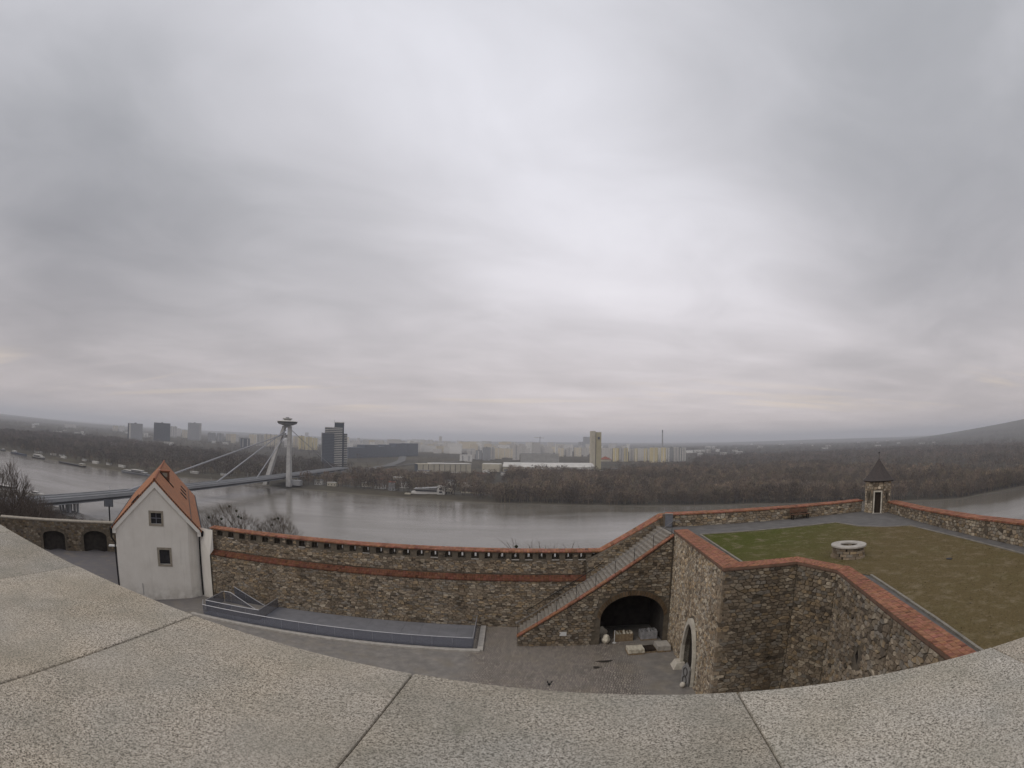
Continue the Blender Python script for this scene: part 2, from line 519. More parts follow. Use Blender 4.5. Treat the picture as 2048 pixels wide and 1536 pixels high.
DARKHULL = pm('dark_hull_paint', (0.035, 0.033, 0.036), (0.022, 0.02, 0.022), 0.3, 0.6)
BARK = pm('bark', (0.070, 0.058, 0.047), (0.038, 0.032, 0.027), 4, 0.95)
TWIG = pm('twigs', (1, 1, 1), (0.75, 0.73, 0.72), 0.3, 0.95, attr='Col', spec=0.05)
WALLWHITE = pm('building_white', (0.62, 0.60, 0.56), (0.50, 0.485, 0.455), 0.08, 0.9)
WALLBEIGE = pm('building_beige', (0.50, 0.455, 0.36), (0.40, 0.365, 0.29), 0.08, 0.9)
WALLGREY = pm('building_grey', (0.33, 0.33, 0.33), (0.25, 0.25, 0.255), 0.08, 0.9)
WALLSLATE = pm('building_slate', (0.060, 0.072, 0.092), (0.042, 0.05, 0.066), 0.08, 0.55)
ROOFGREY = pm('flat_roof', (0.20, 0.20, 0.20), (0.13, 0.13, 0.135), 0.08, 0.9)
ROOFRED = pm('red_roof', (0.30, 0.10, 0.06), (0.22, 0.075, 0.045), 0.3, 0.9)
CLOTH = pm('grey_sheeting', (0.33, 0.325, 0.33), (0.22, 0.22, 0.225), 4, 0.7, 0.4, 8)
PALLET = pm('pallet_wood', (0.28, 0.21, 0.13), (0.17, 0.125, 0.08), 6, 0.9, 0.4)
CUTSTONE = pm('cut_stone_blocks', (0.66, 0.61, 0.50), (0.42, 0.38, 0.30), 4, 0.9, 0.5)


# ------------------------------------------------------------------ mesh helpers
def tag(o, label=None, cat=None, group=None, kind=None):
    if label:
        o['label'] = label
    if cat:
        o['category'] = cat
    if group:
        o['group'] = group
    if kind:
        o['kind'] = kind
    return o


def thing(name, label, cat, loc=(0, 0, 0), group=None, rotz=0.0):
    o = bpy.data.objects.new(name, None)
    COL.objects.link(o)
    o.location = loc
    o.rotation_euler = (0, 0, rotz)
    o.empty_display_size = 0.3
    return tag(o, label, cat, group)


def origin(p):
    """world location of a parent chain (no rotation used where world coordinates are given)"""
    v = Vector((0, 0, 0))
    while p is not None:
        v = v + Vector(p.location)
        p = p.parent
    return v


def mesh_from(name, V, F, mat, parent=None, col=None, smooth=False, local=False, at=None):
    me = bpy.data.meshes.new(name)
    V = np.asarray(V, dtype=float).reshape(-1, 3)
    o = bpy.data.objects.new(name, me)
    off = np.zeros(3)
    if not local:
        base = np.array(at if at is not None else (origin(parent) if parent else V.mean(0) * 0))
        off = base
        o.location = Vector(base) - (origin(parent) if parent else Vector((0, 0, 0)))
    me.from_pydata((V - off).tolist(), [], F)
    if col is not None:
        ca = me.color_attributes.new('Col', 'FLOAT_COLOR', 'POINT')
        c = np.ones((len(V), 4), dtype=np.float32)
        c[:, :3] = np.asarray(col, dtype=np.float32).reshape(-1, 3) if np.ndim(col) > 1 else np.tile(col, (len(V), 1))
        ca.data.foreach_set('color', c.ravel())
    if smooth:
        me.shade_smooth()
    me.materials.append(mat)
    COL.objects.link(o)
    if parent is not None:
        o.parent = parent
    return o


class MB:
    def __init__(s):
        s.v, s.f = [], []

    def add(s, V, F):
        k = len(s.v)
        s.v += [tuple(map(float, p)) for p in V]
        s.f += [tuple(i + k for i in f) for f in F]
        return s

    def hexa(s, P8):
        return s.add(P8, [(0, 3, 2, 1), (4, 5, 6, 7), (0, 1, 5, 4), (1, 2, 6, 5), (2, 3, 7, 6), (3, 0, 4, 7)])

    def box(s, x0, x1, y0, y1, z0, z1):
        return s.hexa([(x0, y0, z0), (x1, y0, z0), (x1, y1, z0), (x0, y1, z0), (x0, y0, z1), (x1, y0, z1), (x1, y1, z1), (x0, y1, z1)])

    def obox(s, O, U, Vv, N, u0, u1, v0, v1, n0, n1):
        O, U, Vv, N = map(np.array, (O, U, Vv, N))
        pt = lambda a, b, c: O + U * a + Vv * b + N * c
        return s.hexa([pt(u0, v0, n0), pt(u1, v0, n0), pt(u1, v1, n0), pt(u0, v1, n0), pt(u0, v0, n1), pt(u1, v0, n1), pt(u1, v1, n1), pt(u0, v1, n1)])

    def prism(s, poly, z0, z1):
        n = len(poly)
        z0f = z0 if callable(z0) else (lambda x, y: z0)
        z1f = z1 if callable(z1) else (lambda x, y: z1)
        V = [(x, y, z0f(x, y)) for x, y in poly] + [(x, y, z1f(x, y)) for x, y in poly]
        F = [tuple(reversed(range(n))), tuple(range(n, 2 * n))] + [(i, (i + 1) % n, (i + 1) % n + n, i + n) for i in range(n)]
        return s.add(V, F)

    def tube(s, p0, p1, r0, r1=None, n=6, cap=True):
        p0, p1 = np.array(p0, float), np.array(p1, float)
        r1 = r0 if r1 is None else r1
        dv = p1 - p0
        L = np.linalg.norm(dv)
        if L < 1e-9:
            return s
        dv = dv / L
        a = np.cross(dv, (0, 0, 1.0) if abs(dv[2]) < 0.9 else (1.0, 0, 0))
        a /= np.linalg.norm(a)
        b = np.cross(dv, a)
        V = []
        for p, r in ((p0, r0), (p1, r1)):
            for i in range(n):
                t = 2 * math.pi * i / n
                V.append(p + (a * math.cos(t) + b * math.sin(t)) * r)
        F = [(i, (i + 1) % n, (i + 1) % n + n, i + n) for i in range(n)]
        if cap:
            F += [tuple(reversed(range(n))), tuple(range(n, 2 * n))]
        return s.add(V, F)

    def path(s, pts, r, n=6):
        for a, b in zip(pts[:-1], pts[1:]):
            s.tube(a, b, r, r, n)
        return s

    def lathe(s, c, prof, n=24, rot=0.0, cap=True):
        V, F = [], []
        for r, z in prof:
            for i in range(n):
                t = rot + 2 * math.pi * i / n
                V.append((c[0] + r * math.cos(t), c[1] + r * math.sin(t), z))
        for k in range(len(prof) - 1):
            for i in range(n):
                j = (i + 1) % n
                F.append((k * n + i, k * n + j, (k + 1) * n + j, (k + 1) * n + i))
        if cap:
            F.append(tuple(reversed(range(n))))
            F.append(tuple(range((len(prof) - 1) * n, len(prof) * n)))
        return s.add(V, F)

    def build(s, name, mat, parent=None, **kw):
        return mesh_from(name, s.v, s.f, mat, parent, **kw)


def bevel(o, w, seg=2):
    m = o.modifiers.new('bevel', 'BEVEL')
    m.width = w
    m.segments = seg
    m.limit_method = 'ANGLE'
    return o


# ------------------------------------------------------------------ masonry: irregular stones laid in a wall plane
STONE_COLS = [((0.355, 0.300, 0.230), 6), ((0.30, 0.246, 0.185), 6), ((0.235, 0.196, 0.152), 4), ((0.46, 0.402, 0.318), 3), ((0.375, 0.295, 0.197), 3), ((0.155, 0.131, 0.105), 2), ((0.31, 0.283, 0.245), 4)]
_SC = [c for c, k in STONE_COLS for _ in range(k)]


class Frame:
    def __init__(s, O, U, N=None, V=(0, 0, 1)):
        s.O = np.array(O, float)
        s.U = np.array(U, float) / np.linalg.norm(U)
        s.V = np.array(V, float)
        s.N = np.cross(s.U, s.V) if N is None else np.array(N, float)

    def p(s, u, v, n=0.0):
        return s.O + s.U * u + s.V * v + s.N * n


def clip(poly, a, b, c):
    """keep a*x+b*y<=c"""
    out = []
    n = len(poly)
    for i in range(n):
        p, q = poly[i], poly[(i + 1) % n]
        dp, dq = a * p[0] + b * p[1] - c, a * q[0] + b * q[1] - c
        if dp <= 0:
            out.append(p)
        if (dp < 0 < dq) or (dq < 0 < dp):
            t = dp / (dp - dq)
            out.append((p[0] + (q[0] - p[0]) * t, p[1] + (q[1] - p[1]) * t))
    return out


def area(poly):
    return 0.5 * sum(poly[i][0] * poly[(i + 1) % len(poly)][1] - poly[(i + 1) % len(poly)][0] * poly[i][1] for i in range(len(poly)))


def cells(outline, sw, sh, seed, drop=0.11, excl=None):
    """stone outlines (u,v) filling a convex outline"""
    rr = random.Random(seed)
    k = sw / sh
    us = [p[0] for p in outline]
    vs = [p[1] for p in outline]
    u0, u1, v0, v1 = min(us) - sw, max(us) + sw, min(vs) - sh, max(vs) + sh
    grid = {}
    seeds = []
    nj = int((v1 - v0) / sh) + 1
    ni = int((u1 - u0) / sw) + 1
    for j in range(nj):
        for i in range(ni):
            if rr.random() < drop:
                continue
            uu = u0 + (i + 0.5 * (j % 2) + rr.uniform(-0.36, 0.36)) * sw
            vv = (v0 + (j + rr.uniform(-0.17, 0.17)) * sh) * k
            grid.setdefault((int(uu // sw), int(vv // sw)), []).append(len(seeds))
            seeds.append((uu, vv))
    edges = []
    n = len(outline)
    sgn = 1 if area(outline) > 0 else -1
    for i in range(n):
        p, q = outline[i], outline[(i + 1) % n]
        p, q = (p[0], p[1] * k), (q[0], q[1] * k)
        a, b = (q[1] - p[1]) * sgn, -(q[0] - p[0]) * sgn
        edges.append((a, b, a * p[0] + b * p[1]))
    out = []
    for idx, (x, y) in enumerate(seeds):
        gi, gj = int(x // sw), int(y // sw)
        poly = [(x - 1.6 * sw, y - 1.6 * sw), (x + 1.6 * sw, y - 1.6 * sw), (x + 1.6 * sw, y + 1.6 * sw), (x - 1.6 * sw, y + 1.6 * sw)]
        for a in range(gi - 2, gi + 3):
            for b in range(gj - 2, gj + 3):
                for t in grid.get((a, b), ()):
                    if t != idx and poly:
                        X, Y = seeds[t]
                        poly = clip(poly, X - x, Y - y, (X * X + Y * Y - x * x - y * y) / 2)
        for a, b, c in edges:
            if poly:
                poly = clip(poly, a, b, c)
        if len(poly) < 3:
            continue
        poly = [(p[0], p[1] / k) for p in poly]
        # merge near-duplicate corners
        q = []
        for p in poly:
            if not q or math.hypot(p[0] - q[-1][0], p[1] - q[-1][1]) > 0.12 * sh:
                q.append(p)
        if len(q) > 2 and math.hypot(q[0][0] - q[-1][0], q[0][1] - q[-1][1]) < 0.12 * sh:
            q.pop()
        if len(q) < 3 or abs(area(q)) < 0.12 * sw * sh:
            continue
        if excl and any(excl(*p) for p in q):
            continue
        out.append(q)
    return out


def shrink(poly, d):
    cx = sum(p[0] for p in poly) / len(poly)
    cy = sum(p[1] for p in poly) / len(poly)
    o = []
    for x, y in poly:
        L = math.hypot(x - cx, y - cy) or 1
        t = max(0.35, 1 - d / L)
        o.append((cx + (x - cx) * t, cy + (y - cy) * t))
    return o


class Masonry:
    def __init__(s):
        s.items = []

    def panel(s, fr, outline, sw=0.42, sh=0.26, seed=1, gap=0.02, depth=0.05, excl=None, drop=0.11, tint=1.0, pale=0.0):
        rr = random.Random(seed * 13 + 5)
        for q in cells(outline, sw, sh, seed, drop, excl):
            a = abs(area(q))
            base = shrink(q, gap * rr.uniform(0.6, 1.5))
            top = shrink(base, min(sw, sh) * rr.uniform(0.08, 0.16))
            dd = depth * rr.uniform(0.45, 1.3)
            n = len(q)
            V = [fr.p(x, y, -0.01) for x, y in base] + [fr.p(x, y, dd * rr.uniform(0.75, 1.2)) for x, y in top]
            F = [tuple(range(n, 2 * n))] + [(i, (i + 1) % n, (i + 1) % n + n, i + n) for i in range(n)]
            if area(q) * np.dot(np.cross(fr.U, fr.V), fr.N) < 0:
                F = [tuple(reversed(f)) for f in F]
            c = np.array(rr.choice(_SC))
            if rr.random() < pale:
                c = np.array((0.44, 0.40, 0.33))
            c = c * rr.uniform(0.78, 1.25) * tint
            m = np.mean(V, 0)
            dist = np.linalg.norm(m - np.array((0, 0, CAMZ)))
            s.items.append((a / dist ** 2, np.array(V), F, c))
        return s

    def finish(s, root, nobj=300, name='stone', rest='stonework', mat=None):
        s.items.sort(key=lambda t: -t[0])
        for _, V, F, c in s.items[:nobj]:
            mesh_from(name, V, F, mat or STONE, root, col=c, at=V.mean(0))
        if s.items[nobj:]:
            VV, FF, CC, k = [], [], [], 0
            for _, V, F, c in s.items[nobj:]:
                VV.append(V)
                FF += [tuple(i + k for i in f) for f in F]
                CC.append(np.tile(c, (len(V), 1)))
                k += len(V)
            o = mesh_from(rest, np.vstack(VV), FF, mat or STONE, root, col=np.vstack(CC))
            o['kind'] = 'stuff'
        return s


def cap_bricks(mas, outer, inner, th=0.09, bl=0.14, rows=4, seed=1, base=(0.365, 0.168, 0.105), lift=0.0):
    """brick capping between two edge lines; brick boxes go into mas.items"""
    rr = random.Random(seed)
    for (a0, a1), (b0, b1) in zip(zip(outer[:-1], outer[1:]), zip(inner[:-1], inner[1:])):
        a0, a1, b0, b1 = map(lambda t: np.array(t, float), (a0, a1, b0, b1))
        L = (np.linalg.norm(a1 - a0) + np.linalg.norm(b1 - b0)) / 2
        n = max(1, int(L / bl))
        P = lambda s, t: (a0 + (a1 - a0) * s) * (1 - t) + (b0 + (b1 - b0) * s) * t
        for r in range(rows):
            t0, t1 = r / rows, (r + 1) / rows
            ph = rr.random() * 0
            for i in range(n):
                e = 0.035
                s0, s1 = (i + e) / n, (i + 1 - e) / n
                g0, g1 = t0 + 0.02 / rows * 1.5, t1 - 0.02 / rows * 1.5
                dz = np.array((0, 0, rr.uniform(-0.006, 0.006) + lift))
                top = [P(s0, g0) + dz, P(s1, g0) + dz, P(s1, g1) + dz, P(s0, g1) + dz]
                bot = [p - np.array((0, 0, th)) for p in top]
                V = np.array(bot + top)
                F = [(0, 3, 2, 1), (4, 5, 6, 7), (0, 1, 5, 4), (1, 2, 6, 5), (2, 3, 7, 6), (3, 0, 4, 7)]
                if np.cross(top[1] - top[0], top[3] - top[0])[2] < 0:
                    F = [tuple(reversed(f)) for f in F]
                c = np.array(base) * rr.uniform(0.76, 1.18) * np.array((1, rr.uniform(0.9, 1.12), rr.uniform(0.9, 1.15)))
                if rr.random() < 0.06:
                    c = c * 0.62
                m = V.mean(0)
                mas.items.append((np.linalg.norm(top[1] - top[0]) * np.linalg.norm(top[3] - top[0]) / np.sum((m - np.array((0, 0, CAMZ))) ** 2), V, F, c))
    return mas


def panel_mesh(mb, fr, outer, holes=(), n=0.0):
    """flat wall face with real openings"""
    loops = [[Vector((u, v, 0)) for u, v in outer]] + [[Vector((u, v, 0)) for u, v in h] for h in holes]
    flat = [p for l in loops for p in l]
    tri = tessellate_polygon(loops)
    mb.add([fr.p(p.x, p.y, n) for p in flat], [tuple(t) for t in tri])


def tunnel(mb, fr, hole, depth, back=True):
    """inside faces of an opening"""
    k = len(hole)
    V = [fr.p(u, v, 0) for u, v in hole] + [fr.p(u, v, -depth) for u, v in hole]
    F = [(i, (i + 1) % k, (i + 1) % k + k, i + k) for i in range(k)]
    if back:
        F.append(tuple(range(k, 2 * k)))
    mb.add(V, F)


def arch(u0, u1, vb, vs, vc, n=14, pointed=False):
    """opening outline: feet at vb, springing vs, crown vc"""
    pts = [(u0, vb), (u1, vb), (u1, vs)]
    cu, hw = (u0 + u1) / 2, (u1 - u0) / 2
    for i in range(1, n):
        t = i / n
        if pointed:
            x = math.cos(math.pi * t)
            y = (1 - abs(x) ** 2.5) * 0.92 + 0.08 * (1 - abs(x))
            pts.append((cu + hw * x, vs + (vc - vs) * y))
        else:
            pts.append((cu + hw * math.cos(math.pi * t), vs + (vc - vs) * math.sin(math.pi * t)))
    pts.append((u0, vs))
    return pts


def inside_arch(op, pad=0.0):
    cu = sum(p[0] for p in op) / len(op)
    def f(x, y):
        c = False
        n = len(op)
        j = n - 1
        for i in range(n):
            xi, yi = op[i]
            xj, yj = op[j]
            if (yi > y) != (yj > y) and x < (xj - xi) * (y - yi) / (yj - yi) + xi:
                c = not c
            j = i
        return c
    return f


def grow(op, d):
    cu = (min(p[0] for p in op) + max(p[0] for p in op)) / 2
    cv = min(p[1] for p in op)
    out = []
    for u, v in op:
        L = math.hypot(u - cu, v - cv) or 1
        out.append((u + (u - cu) / L * d, v + max(0, (v - cv)) / L * d))
    return out


# ================================================================== THE SETTING: land, river
FAR = [(-9000, 3200), (-4000, 1500), (-2000, 980), (-1400, 820), (-1092, 749), (-928, 724), (-776, 728), (-599, 711), (-489, 755), (-401, 771), (-333, 737), (-261, 736), (-190, 721), (-118, 708), (-28, 682), (49, 674), (169, 646), (298, 618), (419, 550), (528, 466), (600, 470), (688, 465), (1000, 475), (2000, 700), (9000, 2600)]
NEAR = [(-9000, 2700), (-4000, 1150), (-2000, 660), (-1100, 470), (-600, 370), (-486, 338), (-449, 352), (-369, 349), (-307, 331), (-200, 305), (0, 280), (300, 210), (500, 140), (700, 70), (1000, 110), (2000, 330), (9000, 2100)]
CHAN = [(150, 800), (208, 826), (271, 845), (339, 859), (394, 877), (461, 900), (600, 950), (800, 980)]


def itp(tab, x):
    return np.interp(x, [t[0] for t in tab], [t[1] for t in tab])


def ground_z(x, y):
    x = np.asarray(x, float)
    y = np.asarray(y, float)
    zf = np.clip((y - itp(FAR, x)) * 0.20, -3, 5.0)
    zn = np.clip((itp(NEAR, x) - y) * 0.20, -3, 5.0)
    z = np.maximum(zf, zn)
    # side channel in the far wood
    inch = (x > 150) & (x < 800)
    dc = np.abs(y - itp(CHAN, x))
    z = np.where(inch & (dc < 13) & (y > itp(FAR, x) + 30), np.minimum(z, -1.0 + np.maximum(dc - 8, 0) * 1.2), z)
    # castle hill
    dl = (x + 58.4) * -0.711 + (y - 51.7) * 0.703
    out = np.where(x < -28, np.minimum(y - 46, dl - 1.5), np.maximum(y - 46, x - 38))
    out = np.maximum(out, 0)
    hill = np.where(y > -400, 61.0 - 0.56 * out, 61.0)
    hill = np.where(x < -80, np.minimum(hill, 61 - 0.35 * np.maximum(-x - 80, 0)), hill)
    z = np.maximum(z, hill)
    # low hills beyond the western woods, a faint rise far off
    rr = np.hypot(x, y)
    az = np.degrees(np.arctan2(x, y))
    h1 = np.exp(-((rr - 7600) / 1700) ** 2) * np.clip((az - 41) / 22, 0, 1) ** 1.1 * 275
    h2 = np.exp(-((rr - 9500) / 1500) ** 2) * np.exp(-((az + 55) / 24) ** 2) * 22
    h3 = np.exp(-((rr - 13500) / 2500) ** 2) * 42 * (0.6 + 0.4 * np.sin(az * 0.21 + 1))
    return z + h1 + h2 + h3


def build_land():
    rings = list(np.arange(8, 250, 7.0)) + list(np.arange(250, 1150, 8.0))
    r = 1150.0
    while r < 44500:
        rings.append(r)
        r *= 1.055
    fw = np.arange(-72, 72.01, 0.5)
    bk = np.arange(75, 288 - 2.9, 4.0)
    ang = np.radians(np.concatenate([fw, bk]))
    na, nr = len(ang), len(rings)
    RR, AA = np.meshgrid(rings, ang, indexing='ij')
    X, Y = RR * np.sin(AA), RR * np.cos(AA)
    Z = ground_z(X, Y)
    V = np.stack([X, Y, Z], -1).reshape(-1, 3)
    V = np.vstack([V, [[0, 0, 61.0]]])
    F = []
    for i in range(nr - 1):
        for j in range(na):
            k = (j + 1) % na
            F.append((i * na + j, i * na + k, (i + 1) * na + k, (i + 1) * na + j))
    for j in range(na):
        F.append((len(V) - 1, (j + 1) % na, j))
    F = [tuple(reversed(f)) for f in F]
    o = mesh_from('ground', V, F, LAND, smooth=True)
    tag(o, 'flat winter land beyond the river running to the horizon', None, None, 'structure')
    wv = [(-12000, -2000, 0), (12000, -2000, 0), (12000, 6000, 0), (-12000, 6000, 0)]
    o = mesh_from('river', wv, [(0, 1, 2, 3)], WATER)
    tag(o, 'wide grey-brown river below the castle hill', None, None, 'structure')


build_land()

# ================================================================== FOREGROUND PARAPET
ZP = 79.24
par = thing('granite_parapet', 'pale speckled granite parapet coping in wide slabs above the courtyard', 'parapet', (0, 0.6, 63))
edge = lambda x: 1.55 - 0.227 * x
jx = [-4.14, -3.18, -2.22, -1.26, -0.30, 0.68, 1.66, 2.63]
jd = np.array((-0.13, -1.0))
DEP = 1.75
for i, (a, b) in enumerate(zip(jx[:-1], jx[1:])):
    gp = 0.0024
    dz = R_.uniform(-0.002, 0.002)
    po = [(a + gp, edge(a) - 0.001), (b - gp, edge(b) - 0.001), (b - gp + jd[0] * DEP, edge(b) + jd[1] * DEP), (a + gp + jd[0] * DEP, edge(a) + jd[1] * DEP)]
    o = MB().prism(list(reversed(po)), ZP - 0.16 + dz, ZP + dz).build('slab', GRANITE, par)
    bevel(o, 0.007, 2)
body = [(jx[0] - 3, edge(jx[0] - 3) - 0.09), (jx[-1] + 3, edge(jx[-1] + 3) - 0.09), (jx[-1] + 3, edge(jx[-1] + 3) - 1.6), (jx[0] - 3, edge(jx[0] - 3) - 1.6)]
MB().prism(list(reversed(body)), 63, ZP - 0.165).build('parapet_wall', MORTAR, par)
MB().prism([(jx[0], edge(jx[0]) - 1.55), (jx[-1], edge(jx[-1]) - 1.55), (jx[-1], edge(jx[-1]) - 0.03), (jx[0], edge(jx[0]) - 0.03)], ZP - 0.17, ZP - 0.012).build('joint_mortar', pm('joint_mortar', (0.17, 0.135, 0.095), (0.08, 0.065, 0.048), 30, 0.95), par)

# ================================================================== COURTYARD
def yard_z(x):
    return float(np.interp(x, [-75, -52, -31, -25, 20], [62.3, 62.5, 63.9, 64.5, 64.5]))


def build_yard():
    xs = list(np.arange(-76, -20, 2.0)) + list(np.arange(-20, 14.1, 2.0))
    ys = list(np.arange(2, 44.1, 2.0)) + list(np.arange(46, 64, 2.0))
    idx, V, F = {}, [], []
    ok = lambda x, y: ((x + 58.4) * -0.711 + (y - 51.7) * 0.703 < 1.2) and (y < 44.2 or x < -27)
    def vid(i, j):
        if (i, j) not in idx:
            idx[(i, j)] = len(V)
            V.append((xs[i], ys[j], yard_z(xs[i])))
        return idx[(i, j)]
    for i in range(len(xs) - 1):
        for j in range(len(ys) - 1):
            if ok((xs[i] + xs[i + 1]) / 2, (ys[j] + ys[j + 1]) / 2):
                F.append((vid(i, j), vid(i + 1, j), vid(i + 1, j + 1), vid(i, j + 1)))
    o = mesh_from('courtyard', V, F, YARD)
    tag(o, 'grey cobbled and asphalted castle courtyard', None, None, 'structure')


build_yard()

# ---- long courtyard wall with loopholes
lw = MB()
lw.box(-27.2, 13.5, 43.22, 44.9, 61.5, 68.55)
fu = Frame((-27.2, 43.75, 68.5), (1, 0, 0))
fo = Frame((-27.2, 44.6, 68.5), (1, 0, 0))
LU = 34.9
hxs = [440, 462.5, 482.5, 506, 530, 553, 579, 605, 630, 657.5, 682.5, 709, 734, 760, 787.5, 815, 842, 870, 897, 925, 952, 980, 1009, 1036, 1064, 1091, 1119, 1146, 1174, 1197]
hX = np.interp(range(30), [0, 8, 18, 29], [-26.2, -16.5, -4.95, 7.0])
rec, slit = [], []
for x in hX:
    uc = x + 27.2
    rec.append([(uc - 0.31, 1.78), (uc + 0.31, 1.78), (uc + 0.31, 2.18), (uc + 0.20, 2.27), (uc - 0.20, 2.27), (uc - 0.31, 2.18)])
    slit.append([(uc - 0.085, 1.82), (uc + 0.085, 1.82), (uc + 0.085, 2.20), (uc - 0.085, 2.20)])
out_u = [(0, -0.5), (LU, -0.5), (LU, 2.42), (0, 2.42)]
panel_mesh(lw, fu, out_u, rec)
for h in rec:
    tunnel(lw, fu, h, 0.45, back=False)
panel_mesh(lw, fu, out_u, slit, n=-0.45)
for h in slit:
    V = [fu.p(a, b, -0.45) for a, b in h] + [fu.p(a, b, -0.85) for a, b in h]
    lw.add(V, [(i, (i + 1) % 4, (i + 1) % 4 + 4, i + 4) for i in range(4)])
panel_mesh(lw, fu, out_u, slit, n=-0.85)
lw.box(-27.2, 7.7, 43.76, 44.59, 70.921, 70.93)
# rising part beside the stairs
lw.add([(6.2, 43.2, 64.5), (13.6, 43.2, 64.5), (13.6, 43.2, 73.72), (12.4, 43.2, 73.72), (7.45, 43.2, 70.88), (6.2, 43.2, 70.2)] + [(6.2, 44.3, 64.5), (13.6, 44.3, 64.5), (13.6, 44.3, 73.72), (12.4, 44.3, 73.72), (7.45, 44.3, 70.88), (6.2, 44.3, 70.2)],
       [(0, 1, 2, 3, 4, 5), (11, 10, 9, 8, 7, 6), (3, 2, 8, 9), (4, 3, 9, 10), (5, 4, 10, 11)])
wl = lw.build('courtyard_wall', MORTAR, None, at=(-10, 43.5, 61.5))
tag(wl, 'long rubble-stone castle wall with a row of small loopholes and red brick coping', 'wall')
ma = Masonry()
ma.panel(Frame((-27.0, 43.22, 64.2), (1, 0, 0)), [(0, 0), (33.5, 0), (33.5, 4.33), (0, 4.33)], 0.36, 0.155, 3, 0.016, 0.07, tint=1.08)
holes_f = [inside_arch([(a - 0.36, 1.70), (a + 0.36, 1.70), (a + 0.36, 2.33), (a - 0.36, 2.33)]) for a in [x + 27.2 for x in hX]]
hu = np.array([x + 27.2 for x in hX])
ma.panel(fu, [(0.1, 0.55), (LU - 0.8, 0.55), (LU - 0.8, 2.40), (0.1, 2.40)], 0.34, 0.15, 4, 0.015, 0.06, excl=lambda u_, v_: 1.70 < v_ < 2.34 and np.min(np.abs(hu - u_)) < 0.35, tint=1.08)
ma.panel(Frame((6.2, 43.2, 64.5), (1, 0, 0)), [(0.05, 1.0), (7.3, 1.0), (7.3, 9.18), (6.2, 9.18), (0.05, 5.65)], 0.36, 0.18, 5, 0.016, 0.06, tint=0.95)
ma.finish(wl, 300)
cb = Masonry()
cap_bricks(cb, [(-27.3, 44.66, 71.06), (7.45, 44.66, 71.02), (12.4, 44.45, 73.88), (13.2, 44.4, 73.92)], [(-27.3, 43.62, 70.98), (7.40, 43.62, 70.96), (12.4, 43.12, 73.80), (13.2, 43.12, 73.84)], 0.10, 0.24, 3, 8)
cap_bricks(cb, [(-27.0, 43.10, 68.64), (6.3, 43.10, 68.62)], [(-27.0, 43.74, 68.97), (6.3, 43.74, 68.95)], 0.09, 0.22, 3, 9, base=(0.180, 0.079, 0.049))
cb.finish(wl, 200, 'brick', 'brick_coping', BRICK)
# pale sills under some loopholes
for i in (1, 7, 12, 17, 20, 23, 24, 26, 27, 28, 29):
    x = hX[i]
    MB().box(x - 0.30, x + 0.30, 43.66, 43.80, 70.21, 70.28).build('sill', KERB, wl)

# ---- stair wall with the dark arch
fs = Frame((0.68, 38.8, 64.2), (1, 0, 0))
op = arch(6.12, 11.02, -0.2, 2.35, 4.22, 18)
sw_ = MB()
panel_mesh(sw_, fs, [(0, -0.6), (11.45, -0.6), (11.45, 8.62), (0, 1.0)], [op])
tunnel(sw_, fs, op, 4.3)
sw_.add([fs.p(0, -0.6), fs.p(0, 1.0), fs.p(0, 1.0, -0.45), fs.p(0, -0.6, -0.45)], [(0, 1, 2, 3)])
sw_.add([fs.p(0, 1.0), fs.p(11.45, 8.62), fs.p(11.45, 8.62, -0.45), fs.p(0, 1.0, -0.45)], [(0, 1, 2, 3)])
ws = sw_.build('stair_wall', MORTAR, None, at=(0.68, 38.8, 64.2))
tag(ws, 'rubble-stone stair wall pierced by a wide dark arch', 'wall')
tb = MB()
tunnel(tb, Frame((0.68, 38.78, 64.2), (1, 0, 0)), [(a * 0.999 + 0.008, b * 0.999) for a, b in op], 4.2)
tb.build('vault', SHADESTONE, ws)
big = inside_arch(grow(op, 0.42))
ma = Masonry()
ma.panel(fs, [(0.02, 0.0), (11.35, 0.0), (11.35, 8.5), (0.02, 0.98)], 0.37, 0.19, 21, 0.02, 0.08, excl=lambda a, b: big(a, b), tint=0.95, pale=0.07)
# voussoirs of the arch
ring0, ring1 = op[2:], grow(op, 0.40)[2:]
for i in range(len(ring0) - 1):
    for h in (0, 0.5):
        lp = lambda r, t: (r[i][0] + (r[i + 1][0] - r[i][0]) * t, r[i][1] + (r[i + 1][1] - r[i][1]) * t)
        q = [lp(ring0, h + 0.04), lp(ring1, h + 0.04), lp(ring1, h + 0.46), lp(ring0, h + 0.46)]
        V = [fs.p(x, y, -0.1) for x, y in q] + [fs.p(x, y, 0.03 + 0.02 * R_.random()) for x, y in shrink(q, 0.02)]
        ma.items.append((1e-4, np.array(V), [(4, 5, 6, 7), (0, 4, 7, 3), (1, 5, 4, 0), (2, 6, 5, 1), (3, 7, 6, 2)], np.array((0.19, 0.135, 0.085)) * R_.uniform(0.7, 1.2)))
ma.finish(ws, 300)
cb = Masonry()
cap_bricks(cb, [(0.62, 38.70, 65.32), (12.12, 38.70, 73.02)], [(0.62, 39.24, 65.32), (12.12, 39.24, 73.02)], 0.11, 0.26, 2, 31)
cb.finish(ws, 90, 'brick', 'brick_coping', BRICK)
MB().box(3.78, 4.30, 38.71, 38.80, 65.35, 65.66).build('plaque', WHITEPAINT, ws)

